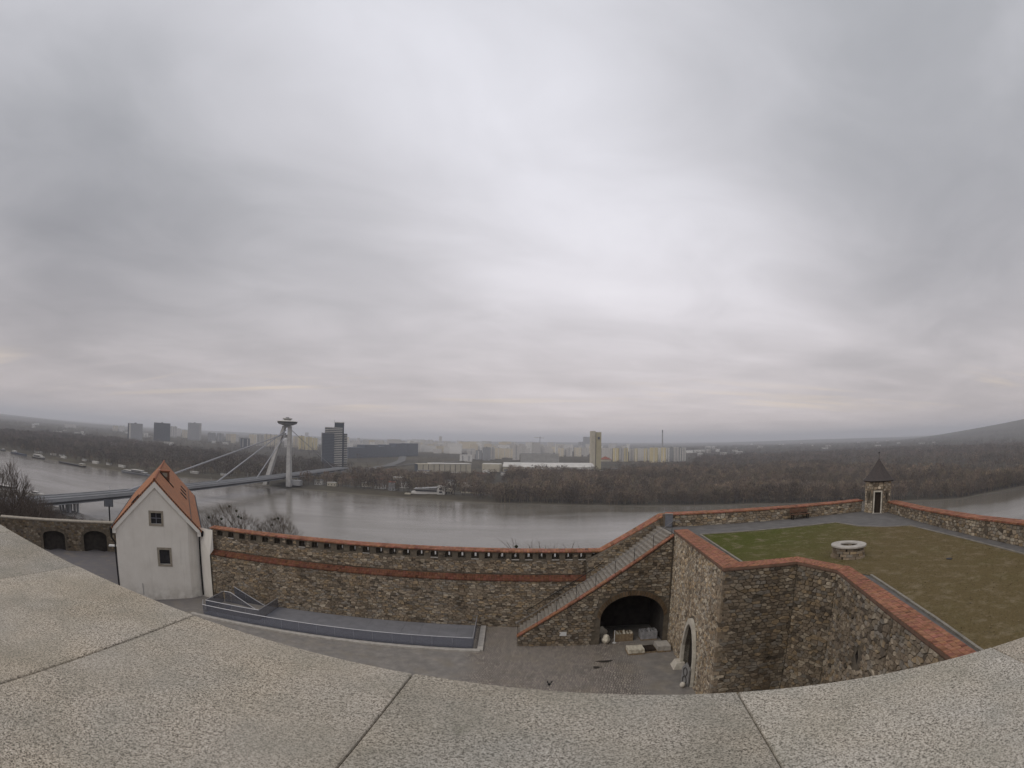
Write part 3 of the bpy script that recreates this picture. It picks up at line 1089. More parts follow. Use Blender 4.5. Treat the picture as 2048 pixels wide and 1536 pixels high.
# ---- the stairs themselves
st = thing('staircase', 'steep straight flight of worn stone steps up to the terrace', 'stairs', (6.5, 41.2, 64.5))
NS = 40
for i in range(NS):
    x0 = 0.95 + i * 0.2815
    z1 = 64.5 + 8.5 * (i + 1) / NS
    c = R_.uniform(-0.006, 0.006)
    MB().box(x0 - 0.03, x0 + 0.2815 + 0.02, 39.26, 43.18, z1 - 0.34, z1 + c).build('step', STEPSTONE, st)
hr = thing('stair_handrail', 'thin steel handrail running up the outer edge of the stone stairs', 'handrail', (0.6, 39.0, 65.3))
MB().path([(0.55, 39.0, 66.30), (12.1, 39.0, 74.02), (12.55, 39.0, 74.05), (12.75, 39.0, 73.8)], 0.024, 8).build('rail', RAILSTEEL, hr)
for i in range(9):
    t = i / 8
    x = 0.7 + 11.3 * t
    zc_ = 65.34 + (x - 0.62) * (7.70 / 11.5)
    MB().tube((x, 39.0, zc_ - 0.05), (x, 39.0, zc_ + 1.02), 0.02, n=6).build('post', IRON, hr)
# railing fixed to the inner wall
hr2 = thing('wall_handrail', 'dark handrail fixed along the wall above the stone stairs', 'handrail', (1.6, 43.0, 66))
MB().path([(1.4, 43.05, 66.0), (7.6, 43.05, 70.15)], 0.03, 6).build('rail', IRON, hr2)
for i in range(5):
    x = 1.8 + i * 1.4
    MB().tube((x, 43.05, 66.0 + (x - 1.4) * 0.669 - 0.02), (x, 43.21, 66.0 + (x - 1.4) * 0.669 - 0.05), 0.015).build('bracket', IRON, hr2)

# ================================================================== BASTION
TOP = 73.22
oc = [(12.19, 38.84), (11.1, 26.2), (15.46, 25.88), (16.32, 22.95), (14.12, 15.38), (12.92, 10.85), (11.6, 6.0)]
bw = MB()
frames = []
fd = None
dop = arch(5.62, 8.55, -0.2, 2.0, 4.05, 18, pointed=True)
for i, ((x0, y0), (x1, y1)) in enumerate(zip(oc[:-1], oc[1:])):
    L = math.hypot(x1 - x0, y1 - y0)
    f = Frame((x0, y0, 64.2), (x1 - x0, y1 - y0, 0))
    frames.append((f, L))
    panel_mesh(bw, f, [(0, -0.6), (L, -0.6), (L, TOP - 64.2), (0, TOP - 64.2)], [dop] if i == 0 else ([[(4.3, 6.1), (4.75, 5.75), (4.75, 6.15), (4.5, 6.45)]] if i == 3 else []))
tunnel(bw, frames[0][0], dop, 3.2)
wb = bw.build('bastion_wall', MORTAR, None, at=(12, 26, 64.2))
tag(wb, 'massive angled rubble-stone bastion wall with a pointed doorway and red brick coping', 'wall')
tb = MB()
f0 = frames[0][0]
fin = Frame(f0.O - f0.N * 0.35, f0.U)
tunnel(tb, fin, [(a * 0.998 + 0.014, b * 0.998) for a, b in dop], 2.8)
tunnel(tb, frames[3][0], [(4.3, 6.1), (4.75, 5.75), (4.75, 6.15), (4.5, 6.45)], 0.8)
tb.build('passage', SHADESTONE, wb)
ma = Masonry()
dbig = inside_arch(grow(dop, 0.46))
for i, (f, L) in enumerate(frames):
    if i == 0:
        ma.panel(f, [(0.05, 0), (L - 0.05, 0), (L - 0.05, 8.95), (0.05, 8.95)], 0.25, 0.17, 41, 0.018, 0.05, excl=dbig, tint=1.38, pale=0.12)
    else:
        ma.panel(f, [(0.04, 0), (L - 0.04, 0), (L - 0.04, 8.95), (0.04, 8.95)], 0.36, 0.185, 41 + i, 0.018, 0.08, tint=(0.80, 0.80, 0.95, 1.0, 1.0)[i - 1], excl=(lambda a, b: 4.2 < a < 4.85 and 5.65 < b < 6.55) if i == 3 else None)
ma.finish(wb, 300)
cb = Masonry()
zc = 73.36
inn = [(13.25, 39.0), (12.36, 27.13), (16.05, 26.9), (17.26, 23.13), (15.08, 15.1), (13.85, 10.57), (12.6, 5.8)]
ocx = [(12.10, 38.84), (11.0, 26.1), (15.40, 25.78), (16.24, 22.93), (14.04, 15.40), (12.84, 10.87), (11.5, 6.0)]
cap_bricks(cb, [(x, y, zc) for x, y in ocx], [(x, y, zc) for x, y in inn], 0.13, 0.13, 4, 51)
cb.finish(wb, 300, 'brick', 'brick_coping', BRICK)
# brick edge course under the coping
for (x0, y0), (x1, y1) in zip(ocx[:-1], ocx[1:]):
    L = math.hypot(x1 - x0, y1 - y0)
    f = Frame((x0, y0, zc - 0.21), (x1 - x0, y1 - y0, 0))
    MB().obox(f.O, f.U, f.V, f.N, 0, L, 0, 0.075, -0.3, -0.03).build('brick_course', BRICKBED, wb)
MB().prism([(x, y) for x, y in ocx[::1]] + [(x, y) for x, y in inn[::-1]], zc - 0.16, zc - 0.03).build('coping_bed', BRICKBED, wb)
# corner blocks
fq = frames[1][0]
zq = 64.3
k = 0
while zq < 73.0:
    hq = R_.uniform(0.22, 0.34)
    w1, w2 = ((0.62, 0.34) if k % 2 else (0.36, 0.58))
    w1 *= R_.uniform(0.85, 1.15)
    V = np.array([fq.p(a, zq - 64.2 + b, c) for b in (0.012, min(hq, 73.1 - zq) - 0.012) for a, c in ((-0.045, 0.05), (w1, 0.05 + R_.uniform(-0.01, 0.02)), (w1, -w2), (-0.045, -w2))])
    mbq = MB().hexa(V)
    o = mesh_from('quoin', mbq.v, [tuple(reversed(f)) for f in mbq.f], STONE, wb, col=np.array(R_.choice(_SC)) * R_.uniform(1.0, 1.4), at=V.mean(0))
    zq += hq
    k += 1
# dressed door surround
sr = thing('door_surround', 'pale dressed-stone frame of the pointed doorway in the bastion', 'door frame', (11.6, 32, 64.5))
ro, ri = grow(dop, 0.40)[1:], dop[1:]
ro = [dop[0]] and ro
for i in range(len(ri) - 1):
    q = [ri[i], ro[i], ro[i + 1], ri[i + 1]]
    V = [f0.p(a, b, -0.30) for a, b in q] + [f0.p(a, b, 0.20) for a, b in q]
    MB().hexa([V[0], V[3], V[2], V[1], V[4], V[7], V[6], V[5]]).build('voussoir', PALESTONE, sr)
MB().hexa([f0.p(5.22, 0.2, 0.20), f0.p(5.62, 0.2, 0.20), f0.p(5.62, 2.0, 0.20), f0.p(5.22, 2.0, 0.20), f0.p(5.22, 0.2, -0.3), f0.p(5.62, 0.2, -0.3), f0.p(5.62, 2.0, -0.3), f0.p(5.22, 2.0, -0.3)]).build('jamb', PALESTONE, sr)
o = MB().hexa([f0.p(4.75, 0.2, 0.75), f0.p(5.95, 0.2, 0.75), f0.p(5.95, 0.2, -0.1), f0.p(4.75, 0.2, -0.1), f0.p(5.0, 0.78, 0.5), f0.p(5.85, 0.78, 0.5), f0.p(5.85, 0.78, -0.1), f0.p(5.0, 0.78, -0.1)]).build('plinth', PALESTONE, sr)
bevel(o, 0.05)
# carved panel leaning by the doorway, with a small stone ball
lp = thing('carved_panel', 'narrow grey pointed panel with two oval rings leaning by the doorway', 'panel', (11.0, 30.35, 64.5))
fp = Frame((10.95, 30.9, 64.5), (0.25, -0.97, 0))
pl = MB()
pts = [(0, 0), (0.85, 0), (0.85, 1.15), (0.42, 1.62), (0, 1.15)]
n = len(pts)
pl.add([fp.p(a, b, 0) for a, b in pts] + [fp.p(a, b, 0.09) for a, b in pts], [tuple(reversed(range(n))), tuple(range(n, 2 * n))] + [(i, (i + 1) % n, (i + 1) % n + n, i + n) for i in range(n)])
pl.build('board', pm('panel_grey', (0.25, 0.245, 0.24), (0.18, 0.175, 0.17), 5, 0.85), lp)
for cv, rv in ((0.95, 0.30), (0.36, 0.27)):
    rg = MB()
    for k in range(14):
        t0, t1 = 2 * math.pi * k / 14, 2 * math.pi * (k + 1) / 14
        rg.tube(fp.p(0.42 + 0.22 * math.cos(t0), cv + rv * math.sin(t0), 0.10), fp.p(0.42 + 0.22 * math.cos(t1), cv + rv * math.sin(t1), 0.10), 0.045, n=5)
    rg.build('oval_ring', pm('ring_dark', (0.09, 0.085, 0.08), None, 4, 0.8), lp)
o = MB().lathe((10.75, 30.1), [(0.02, 64.5), (0.13, 64.54), (0.19, 64.66), (0.17, 64.80), (0.08, 64.88), (0.01, 64.9)], 12).build('stone_ball', PALESTONE, None, smooth=True, at=(10.75, 30.1, 64.5))
tag(o, 'small rounded pale stone at the foot of the carved panel', 'stone')
# forked black iron stub
fk = MB()
fk.tube((2.58, 31.75, 64.5), (2.58, 31.75, 64.60), 0.10, 0.07, 8)
fk.path([(2.55, 31.75, 64.56), (2.52, 31.75, 64.66), (2.47, 31.75, 64.74)], 0.03)
fk.path([(2.62, 31.75, 64.56), (2.68, 31.75, 64.66), (2.73, 31.75, 64.73)], 0.03)
fk.lathe((2.47, 31.75), [(0.02, 64.70), (0.055, 64.74), (0.045, 64.78)], 8)
fk.lathe((2.74, 31.75), [(0.02, 64.68), (0.055, 64.73), (0.04, 64.78)], 8)
tag(fk.build('forked_iron', IRON, None, at=(2.6, 31.75, 64.5)), 'small black forked iron piece standing on the cobbles', 'ironwork')

# ================================================================== TERRACE
ter = [(12.3, 38.9), (12.3, 43.15), (12.4, 43.15), (32.5, 43.0), (35.5, 42.0), (33.2, 33.5), (31.6, 26), (30.6, 19.6), (29.0, 8), (13.4, 5.0), (13.2, 10.7), (14.5, 15.3), (16.8, 23.0), (15.8, 26.4), (11.6, 26.7)]
WC = (19.55, 26.55)
whole = [(WC[0] + 0.66 * math.cos(t * math.pi / 10), WC[1] + 0.66 * math.sin(t * math.pi / 10)) for t in range(20)]


def flat_sheet(poly, z):
    b_ = MB()
    panel_mesh(b_, Frame((0, 0, z), (1, 0, 0), N=(0, 0, 1), V=(0, 1, 0)), poly, [whole])
    return b_


o = flat_sheet(ter, 73.0).build('terrace', ASPHALT, None, at=(22, 25, 73))
tag(o, 'grey asphalt terrace on top of the bastion', None, None, 'structure')
lawn = [(13.95, 38.05), (26.4, 38.05), (26.8, 35.2), (28.1, 33.5), (30.2, 32.3), (29.1, 24.6), (27.9, 18.4), (25.6, 8.0), (14.3, 7.5), (14.75, 11.2), (15.9, 15.0), (17.85, 21.9), (17.35, 23.3), (16.2, 27.0), (12.95, 27.25)]
o = flat_sheet(lawn, 73.03).build('lawn', LAWN, None, at=(22, 25, 73))
tag(o, 'worn brown-green winter lawn on the terrace', None, None, 'structure')


def in_poly(poly):
    return inside_arch(poly)


def grass():
    f = in_poly(lawn)
    V, F, C = [], [], []
    k = 0
    rr = random.Random(5)
    while k < 42000:
        x, y = rr.uniform(12.9, 30.2), rr.uniform(7.5, 38.1)
        if not f(x, y) or math.hypot(x - 19.55, y - 26.55) < 1.15:
            continue
        a = rr.uniform(0, 6.28)
        h = rr.uniform(0.012, 0.035)
        wd = rr.uniform(0.006, 0.014)
        dx, dy = math.cos(a) * wd, math.sin(a) * wd
        lx, ly = rr.uniform(-0.03, 0.03), rr.uniform(-0.03, 0.03)
        b = len(V)
        V += [(x - dx, y - dy, 73.028), (x + dx, y + dy, 73.028), (x + lx, y + ly, 73.03 + h)]
        F.append((b, b + 1, b + 2))
        gx = min(1, max(0, ((y - 0.9 * x) - 5) / 17 + rr.uniform(-0.35, 0.35)))
        c = np.array((0.175, 0.142, 0.082)) * (1 - gx) + np.array((0.10, 0.125, 0.026)) * gx
        C += [c * rr.uniform(0.7, 1.25)] * 3
        k += 1
    o = mesh_from('grass', V, F, TWIG, None, col=np.array(C))
    tag(o, 'short thin winter grass on the terrace lawn', 'grass', None, 'stuff')


grass()


def leaves():
    f = in_poly(lawn)
    rr = random.Random(15)
    V, F, C = [], [], []
    while len(F) < 900:
        x, y = rr.uniform(12.9, 30.2), rr.uniform(7.5, 38.1)
        if not f(x, y) or math.hypot(x - 19.55, y - 26.55) < 1.2:
            continue
        a, r = rr.uniform(0, 6.28), rr.uniform(0.025, 0.06)
        b = len(V)
        V += [(x + r * math.cos(a + k * 1.571), y + r * math.sin(a + k * 1.571) * 0.7, 73.045 + rr.uniform(0, 0.03)) for k in range(4)]
        F.append((b, b + 1, b + 2, b + 3))
        C += [np.array(rr.choice(((0.06, 0.042, 0.028), (0.11, 0.075, 0.042), (0.24, 0.19, 0.12)))) * rr.uniform(0.7, 1.2)] * 4
    tag(mesh_from('fallen_leaves', V, F, TWIG, None, col=np.array(C)), 'scattered dead leaves on the terrace lawn', 'leaves', None, 'stuff')


leaves()


def kerb_line(pts, label, wd=0.13, z0=72.95, z1=73.09, name='kerb'):
    t = thing(name, label, 'kerb', (*pts[0], z0))
    for (x0, y0), (x1, y1) in zip(pts[:-1], pts[1:]):
        L = math.hypot(x1 - x0, y1 - y0)
        f = Frame((x0, y0, z0), (x1 - x0, y1 - y0, 0))
        n = max(1, round(L / 1.0))
        for i in range(n):
            MB().obox(f.O, f.U, f.V, f.N, i * L / n + 0.006, (i + 1) * L / n - 0.006, 0, z1 - z0 + R_.uniform(-0.006, 0.006), -wd / 2, wd / 2).build('kerbstone', KERB if z0 < 70 else LAWNKERB, t)
    return t


kerb_line([(13.95, 38.05), (26.4, 38.05), (26.8, 35.2), (28.1, 33.5), (30.2, 32.3), (29.1, 24.6), (27.9, 18.4), (26.0, 9.5)], 'thin pale kerb between the terrace lawn and the asphalt path')
kerb_line([(13.95, 38.05), (12.98, 27.3)], 'pale kerb beside the brick coping at the stair end of the lawn')
kerb_line([(17.85, 21.9), (15.9, 15.0), (14.75, 11.2), (14.2, 9.0)], 'pale kerb along the lawn behind the inner brick coping')

# far parapet
fp_ = Frame((12.45, 42.5, 73.0), (1, 0, 0))
pw = MB().box(12.45, 32.6, 42.51, 43.3, 72.5, 73.98).build('terrace_parapet', MORTAR, None, at=(22, 42.9, 72.5))
tag(pw, 'low stone parapet with brick coping between the stairs and the turret', 'parapet')
ma = Masonry().panel(fp_, [(0, 0), (20.1, 0), (20.1, 0.97), (0, 0.97)], 0.36, 0.20, 61, 0.02, 0.045, tint=1.1, pale=0.12)
ma.finish(pw, 150)
cb = cap_bricks(Masonry(), [(12.7, 43.5, 74.10), (32.7, 43.5, 74.10)], [(12.7, 42.40, 74.06), (32.7, 42.40, 74.06)], 0.10, 0.24, 3, 62)
cb.finish(pw, 80, 'brick', 'brick_coping', BRICK)
# right parapet
rp = [(34.2, 40.4, 73.98), (32.35, 33.7, 74.05), (30.72, 26.0, 74.2), (29.72, 19.6, 74.4), (28.2, 10.0, 74.65)]
mb = MB()
ma = Masonry()
for i, (a, b) in enumerate(zip(rp[:-1], rp[1:])):
    L = math.hypot(b[0] - a[0], b[1] - a[1])
    f = Frame((a[0], a[1], 72.8), (b[0] - a[0], b[1] - a[1], 0))
    V = [f.p(0, 0), f.p(L, 0), f.p(L, b[2] - 72.86), f.p(0, a[2] - 72.86), f.p(0, 0, -0.9), f.p(L, 0, -0.9), f.p(L, b[2] - 72.86, -0.9), f.p(0, a[2] - 72.86, -0.9)]
    mb.hexa([V[0], V[1], V[2], V[3], V[4], V[5], V[6], V[7]])
    ma.panel(f, [(0, 0.1), (L, 0.1), (L, b[2] - 72.9), (0, a[2] - 72.9)], 0.34, 0.20, 71 + i, 0.02, 0.045, tint=1.05, pale=0.10)
pr = mb.build('terrace_parapet', MORTAR, None, at=(31.5, 27, 72.8))
tag(pr, 'stone parapet with wide brick coping on the far side of the lawn beyond the turret', 'parapet')
ma.finish(pr, 200)
oo = [(x + 1.05, y - 0.25, z + 0.03) for x, y, z in rp]
ii = [(x - 0.10, y + 0.03, z) for x, y, z in rp]
cb = cap_bricks(Masonry(), oo, ii, 0.11, 0.24, 4, 75)
cb.finish(pr, 100, 'brick', 'brick_coping', BRICK)

# ---- turret
TC = np.array((33.75, 41.35))
tu = thing('corner_turret', 'small octagonal stone turret with a pointed dark shingle roof and finial', 'turret', (TC[0], TC[1], 72.8))
ao = math.atan2(-TC[1], -TC[0])
RT = 1.38
mb = MB()
ma = Masonry()
for k in range(8):
    t0, t1 = ao + math.pi / 8 * (2 * k - 1), ao + math.pi / 8 * (2 * k + 1)
    p0 = TC + RT * np.array((math.cos(t0), math.sin(t0)))
    p1 = TC + RT * np.array((math.cos(t1), math.sin(t1)))
    L = np.linalg.norm(p1 - p0)
    f = Frame((p0[0], p0[1], 72.8), (p1[0] - p0[0], p1[1] - p0[1], 0))
    if f.N @ np.array((*(p0 - TC), 0)) < 0:
        f.N = -f.N
    hole = []
    if k == 0:
        hole = [[(L / 2 - 0.31, 0.22), (L / 2 + 0.31, 0.22), (L / 2 + 0.31, 2.12), (L / 2 - 0.31, 2.12)]]
    elif k in (1, 7):
        hole = [[(L / 2 - 0.09, 1.35), (L / 2 + 0.09, 1.35), (L / 2 + 0.09, 2.0), (L / 2 - 0.09, 2.0)]]
    panel_mesh(mb, f, [(0, 0), (L, 0), (L, 3.15), (0, 3.15)], hole)
    for h in hole:
        tunnel(mb, f, h, 0.3, back=False)
    if k in (0, 1, 2, 6, 7):
        ex = (lambda a, b, q=hole[0]: q[0][0] - 0.10 < a < q[1][0] + 0.10 and q[0][1] - 0.15 < b < q[2][1] + 0.10) if hole else None
        ma.panel(f, [(0.02, 0.1), (L - 0.02, 0.1), (L - 0.02, 3.13), (0.02, 3.13)], 0.34, 0.22, 81 + k, 0.018, 0.03, excl=ex, tint=1.45, pale=0.3)
    if k == 0:
        MB().obox(f.O, f.U, f.V, f.N, L / 2 - 0.31, L / 2 + 0.31, 0.22, 2.12, -0.26, -0.18).build('door', DOORWOOD, tu)
        for a, b, c, dd in ((L / 2 - 0.44, L / 2 - 0.31, 0.2, 2.24), (L / 2 + 0.31, L / 2 + 0.44, 0.2, 2.24), (L / 2 - 0.31, L / 2 + 0.31, 2.12, 2.25)):
            MB().obox(f.O, f.U, f.V, f.N, a, b, c, dd, -0.2, 0.035).build('door_frame', PALESTONE, tu)
        MB().obox(f.O, f.U, f.V, f.N, L / 2 - 0.5, L / 2 + 0.5, 0.1, 0.215, -0.2, 0.25).build('doorstep', KERB, tu)
    elif hole:
        MB().obox(f.O, f.U, f.V, f.N, L / 2 - 0.10, L / 2 + 0.10, 1.34, 2.01, -0.32, -0.29).build('window_slit', DOORWOOD, tu)
mb.build('body', MORTAR, tu)
ma.finish(tu, 160)
rf = MB().lathe(tuple(TC), [(1.66, 75.90), (1.70, 75.94), (1.44, 76.14), (0.98, 76.66), (0.58, 77.16), (0.24, 77.62), (0.035, 77.92)], 8, ao + math.pi / 8).build('roof', SLATE, tu)
MB().tube((TC[0], TC[1], 77.8), (TC[0], TC[1], 78.42), 0.022, n=6).lathe(tuple(TC), [(0.01, 78.36), (0.075, 78.42), (0.075, 78.46), (0.01, 78.53)], 8).build('finial', IRON, rf)
MB().lathe(tuple(TC), [(1.45, 75.84), (1.60, 75.86), (1.60, 75.905), (1.45, 75.905)], 8, ao + math.pi / 8).build('eave_board', DOORWOOD, tu)

# ---- well
WC = (19.55, 26.55)
we = thing('stone_well', 'round stone well with a pale flat rim on the lawn', 'well', (WC[0], WC[1], 73.0))
for cz in range(4):
    nst = 15
    for k in range(nst):
        t0 = 2 * math.pi * (k + 0.5 * (cz % 2) + R_.uniform(-0.12, 0.12)) / nst
        t1 = t0 + 2 * math.pi / nst * R_.uniform(0.86, 0.95)
        z0, z1 = 73.0 + cz * 0.165 + 0.008, 73.0 + (cz + 1) * 0.165 - 0.008
        ro_ = 1.04 + R_.uniform(-0.02, 0.02) + (0.07 if cz == 0 else 0)
        P8 = []
        for z in (z0, z1):
            for r, t in ((0.62, t0), (ro_, t0), (ro_, t1), (0.62, t1)):
                P8.append((WC[0] + r * math.cos(t), WC[1] + r * math.sin(t), z))
        mb = MB().hexa(P8)
        mesh_from('stone', mb.v, mb.f, STONE, we, col=np.array(R_.choice(_SC)) * R_.uniform(1.0, 1.4))
MB().lathe(WC, [(0.64, 69.0), (1.0, 72.9), (1.0, 73.65), (0.64, 73.65), (0.64, 69.0)], 24, cap=False).build('lining', SHADESTONE, we)  # lining colour darkened to paint the shade down the well
rim = MB()
NN = 32
for z in (73.665, 73.775):
    for r in (0.55, 1.13):
        rim.v += [(WC[0] + r * math.cos(2 * math.pi * i / NN), WC[1] + r * math.sin(2 * math.pi * i / NN), z) for i in range(NN)]
for i in range(NN):
    j = (i + 1) % NN
    a0, b0_, a1, b1_ = 0, NN, 2 * NN, 3 * NN
    rim.f += [(a1 + i, b1_ + i, b1_ + j, a1 + j), (b0_ + i, b0_ + j, b1_ + j, b1_ + i), (a0 + j, a0 + i, a1 + i, a1 + j), (a0 + i, a0 + j, b0_ + j, b0_ + i)]
bevel(rim.build('rim', KERB, we), 0.02)
MB().lathe(WC, [(0.01, 69.0), (0.635, 69.0), (0.635, 69.03), (0.01, 69.03)], 24).build('shaft_floor', IRON, we)  # near-black disc, shade painted at the shaft bottom rather than ironwork
o = MB().lathe((23.9, 21.6), [(0.02, 73.03), (0.22, 73.035), (0.20, 73.06), (0.02, 73.07)], 10).build('drain_cover', IRON, None, at=(23.9, 21.6, 73.03))
tag(o, 'small round black drain cover in the lawn', 'drain')

# ---- bench
be = thing('park_bench', 'brown wooden slatted bench against the low terrace parapet', 'bench', (25.0, 42.1, 73.0))
for i in range(4):
    MB().box(24.05, 25.95, 41.78 + i * 0.11, 41.87 + i * 0.11, 73.42, 73.455).build('seat_slat', WOOD, be)
for i in range(3):
    z = 73.56 + i * 0.125
    y = 42.22 + i * 0.03
    MB().hexa([(24.05, y, z), (25.95, y, z), (25.95, y + 0.03, z), (24.05, y + 0.03, z), (24.05, y + 0.025, z + 0.095), (25.95, y + 0.025, z + 0.095), (25.95, y + 0.055, z + 0.095), (24.05, y + 0.055, z + 0.095)]).build('back_slat', WOOD, be)
for x in (24.2, 25.8):
    l = MB().box(x - 0.03, x + 0.03, 41.80, 41.86, 73.0, 73.42).box(x - 0.03, x + 0.03, 42.12, 42.18, 73.0, 73.42).box(x - 0.03, x + 0.03, 41.86, 42.12, 73.36, 73.415)
    l.hexa([(x - 0.03, 42.18, 73.40), (x + 0.03, 42.18, 73.40), (x + 0.03, 42.24, 73.40), (x - 0.03, 42.24, 73.40), (x - 0.03, 42.32, 73.92), (x + 0.03, 42.32, 73.92), (x + 0.03, 42.36, 73.92), (x - 0.03, 42.36, 73.92)])
    l.build('leg', IRON, be)

# ---- info panel at the stair head
ib = thing('info_board', 'tilted dark grey information board with a pale top edge at the stair head', 'board', (12.75, 42.6, 73.0))
fib = Frame((12.42, 42.36, 73.02), (0.6, -0.25, 0))
MB().obox(fib.O, fib.U, fib.V, fib.N, 0, 0.62, 0.05, 1.08, -0.03, 0.03).build('face', GREYSTEEL, ib)
MB().obox(fib.O, fib.U, fib.V, fib.N, -0.01, 0.63, 1.082, 1.12, -0.06, 0.10).build('top_edge', KERB, ib)
for a in (0.08, 0.5):
    MB().tube(fib.p(a, 0, -0.06), fib.p(a, 0.9, -0.06), 0.02).build('leg', IRON, ib)

# ================================================================== DECK WITH GLASS RAILS
dk = thing('sunken_deck', 'slate-blue deck with glass balustrades and a stair well at the foot of the long wall', 'deck', (-13, 40.5, 64.5))
nx = 12
for i in range(nx):
    x0, x1 = -20.0 + i * 17.4 / nx, -20.0 + (i + 1) * 17.4 / nx
    for j in range(3):
        y0, y1 = 37.95 + j * 1.72, 37.95 + (j + 1) * 1.72
        MB().box(x0 + 0.006, x1 - 0.006, y0 + 0.006, y1 - 0.006, 64.45, 64.60).build('deck_panel', DECK, dk)
for i in range(3):
    MB().box(-25.0 + i * 1.66 + 0.006, -25.0 + (i + 1) * 1.66 - 0.006, 37.95, 38.95, 64.40, 64.58).build('deck_panel', DECK, dk)
# stair well
MB().box(-25.2, -20.1, 39.0, 43.0, 62.9, 62.95).build('well_floor', GREYSTEEL, dk)
MB().box(-25.2, -20.05, 38.96, 39.04, 62.5, 64.56).build('well_wall', GREYSTEEL, dk)
MB().box(-20.1, -20.02, 39.05, 43.1, 62.5, 64.56).build('well_wall', GREYSTEEL, dk)
for i in range(9):
    MB().box(-24.3 + i * 0.36, -23.94 + i * 0.36, 39.6, 41.6, 64.35 - i * 0.17, 64.52 - i * 0.17).build('tread', CONCRETE if i % 2 else GREYSTEEL, dk)


def glass_rail(pts, h, n, name_l, mats=GLASS, posts=False):
    t = thing('glass_balustrade', name_l, 'balustrade', pts[0])
    for a, b in zip(pts[:-1], pts[1:]):
        a, b = np.array(a, float), np.array(b, float)
        L = np.linalg.norm((b - a)[:2])
        k = max(1, round(L / n))
        U = (b - a) / L
        for i in range(k):
            p, q = a + U * (i * L / k + 0.012), a + U * ((i + 1) * L / k - 0.012)
            nn = np.array((-U[1], U[0], 0)) * 0.009
            hh = np.array((0, 0, h))
            MB().hexa([p - nn, q - nn, q + nn, p + nn, p - nn + hh, q - nn + hh, q + nn + hh, p + nn + hh]).build('glass_panel', mats, t)
        MB().tube(a + (0, 0, h + 0.02), b + (0, 0, h + 0.02), 0.035, n=6).build('handrail', STEEL, t)
    return t


glass_rail([(-25.0, 37.90, 64.62), (-2.55, 37.90, 64.62), (-2.55, 43.1, 64.62)], 0.78, 1.5, 'long glass balustrade with steel rail along the courtyard edge of the deck')
glass_rail([(-25.35, 42.3, 64.5), (-25.35, 39.0, 64.5), (-20.05, 39.05, 64.5), (-20.05, 43.1, 64.5)], 0.95, 1.4, 'glass balustrade around the sunken stair well')
glass_rail([(-25.3, 42.35, 64.5), (-24.6, 42.35, 64.5), (-21.0, 41.7, 63.2)], 0.95, 1.3, 'sloping glass balustrade along the sunken stairs')
glass_rail([(-24.6, 43.05, 64.9), (-21.0, 43.0, 63.4)], 0.95, 1.3, 'sloping glass balustrade against the long stone wall')
glass_rail([(-25.0, 37.92, 64.6), (-25.9, 39.4, 64.55)], 0.75, 0.8, 'short glass balustrade at the house end of the deck')
kerb_line([(-26.0, 37.45), (-2.02, 37.45), (-2.02, 43.0)], 'pale stone kerb framing the deck', 0.42, 64.4, 64.64)

# ================================================================== STONE STORE UNDER THE ARCH
def stack(name, label, cat, x0, x1, y0, y1, z0, rows, seed, mat=CUTSTONE, cols=4, base=True, hgt=0.14):
    t = thing(name, label, cat, ((x0 + x1) / 2, (y0 + y1) / 2, z0))
    r = random.Random(seed)
    zb = z0
    if base:
        for i in range(3):
            yy = y0 + (y1 - y0) * i / 2.0
            MB().box(x0, x1, yy - 0.05, yy + 0.05, z0, z0 + 0.09).build('bearer', PALLET, t)
        for i in range(6):
            xx = x0 + (x1 - x0) * i / 5.0
            MB().box(xx - 0.06, xx + 0.06, y0 - 0.05, y1 + 0.05, z0 + 0.09, z0 + 0.115).build('pallet_board', PALLET, t)
        zb = z0 + 0.116
    for k in range(rows):
        for i in range(cols):
            a = x0 + (x1 - x0) * i / cols + 0.01
            b = x0 + (x1 - x0) * (i + 1) / cols - 0.01
            jy, jz = r.uniform(-0.06, 0.06), r.uniform(-0.012, 0.0)
            o = MB().box(a, b, y0 + jy, y1 + jy, zb + k * hgt, zb + (k + 1) * hgt + jz).build('block', mat, t)
            o.rotation_euler = (0, 0, 0)
    return t


def crate(name, label, x0, x1, y0, y1, z0, h, mat, fill):
    t = thing(name, label, 'crate', ((x0 + x1) / 2, (y0 + y1) / 2, z0))
    for a, b, c, dd in ((x0, x1, y0, y0 + 0.05), (x0, x1, y1 - 0.05, y1), (x0, x0 + 0.05, y0 + 0.05, y1 - 0.05), (x1 - 0.05, x1, y0 + 0.05, y1 - 0.05)):
        MB().box(a, b, c, dd, z0 + 0.1, z0 + h).build('side', mat, t)
    MB().box(x0, x1, y0, y1, z0, z0 + 0.1).build('base', PALLET, t)
    r = random.Random(3)
    for i in range(5):
        a = x0 + 0.12 + (x1 - x0 - 0.34) * i / 4
        o = MB().hexa([(a, y0 + 0.1, z0 + 0.12), (a + 0.2, y0 + 0.1, z0 + 0.12), (a + 0.2, y1 - 0.1, z0 + 0.12), (a, y1 - 0.1, z0 + 0.12), (a + 0.02, y0 + 0.15, z0 + h + r.uniform(-0.1, 0.15)), (a + 0.17, y0 + 0.12, z0 + h + r.uniform(-0.1, 0.15)), (a + 0.16, y1 - 0.14, z0 + h + r.uniform(-0.1, 0.15)), (a + 0.03, y1 - 0.16, z0 + h + r.uniform(-0.1, 0.15))])
        o.build('stone', fill, t)
    return t


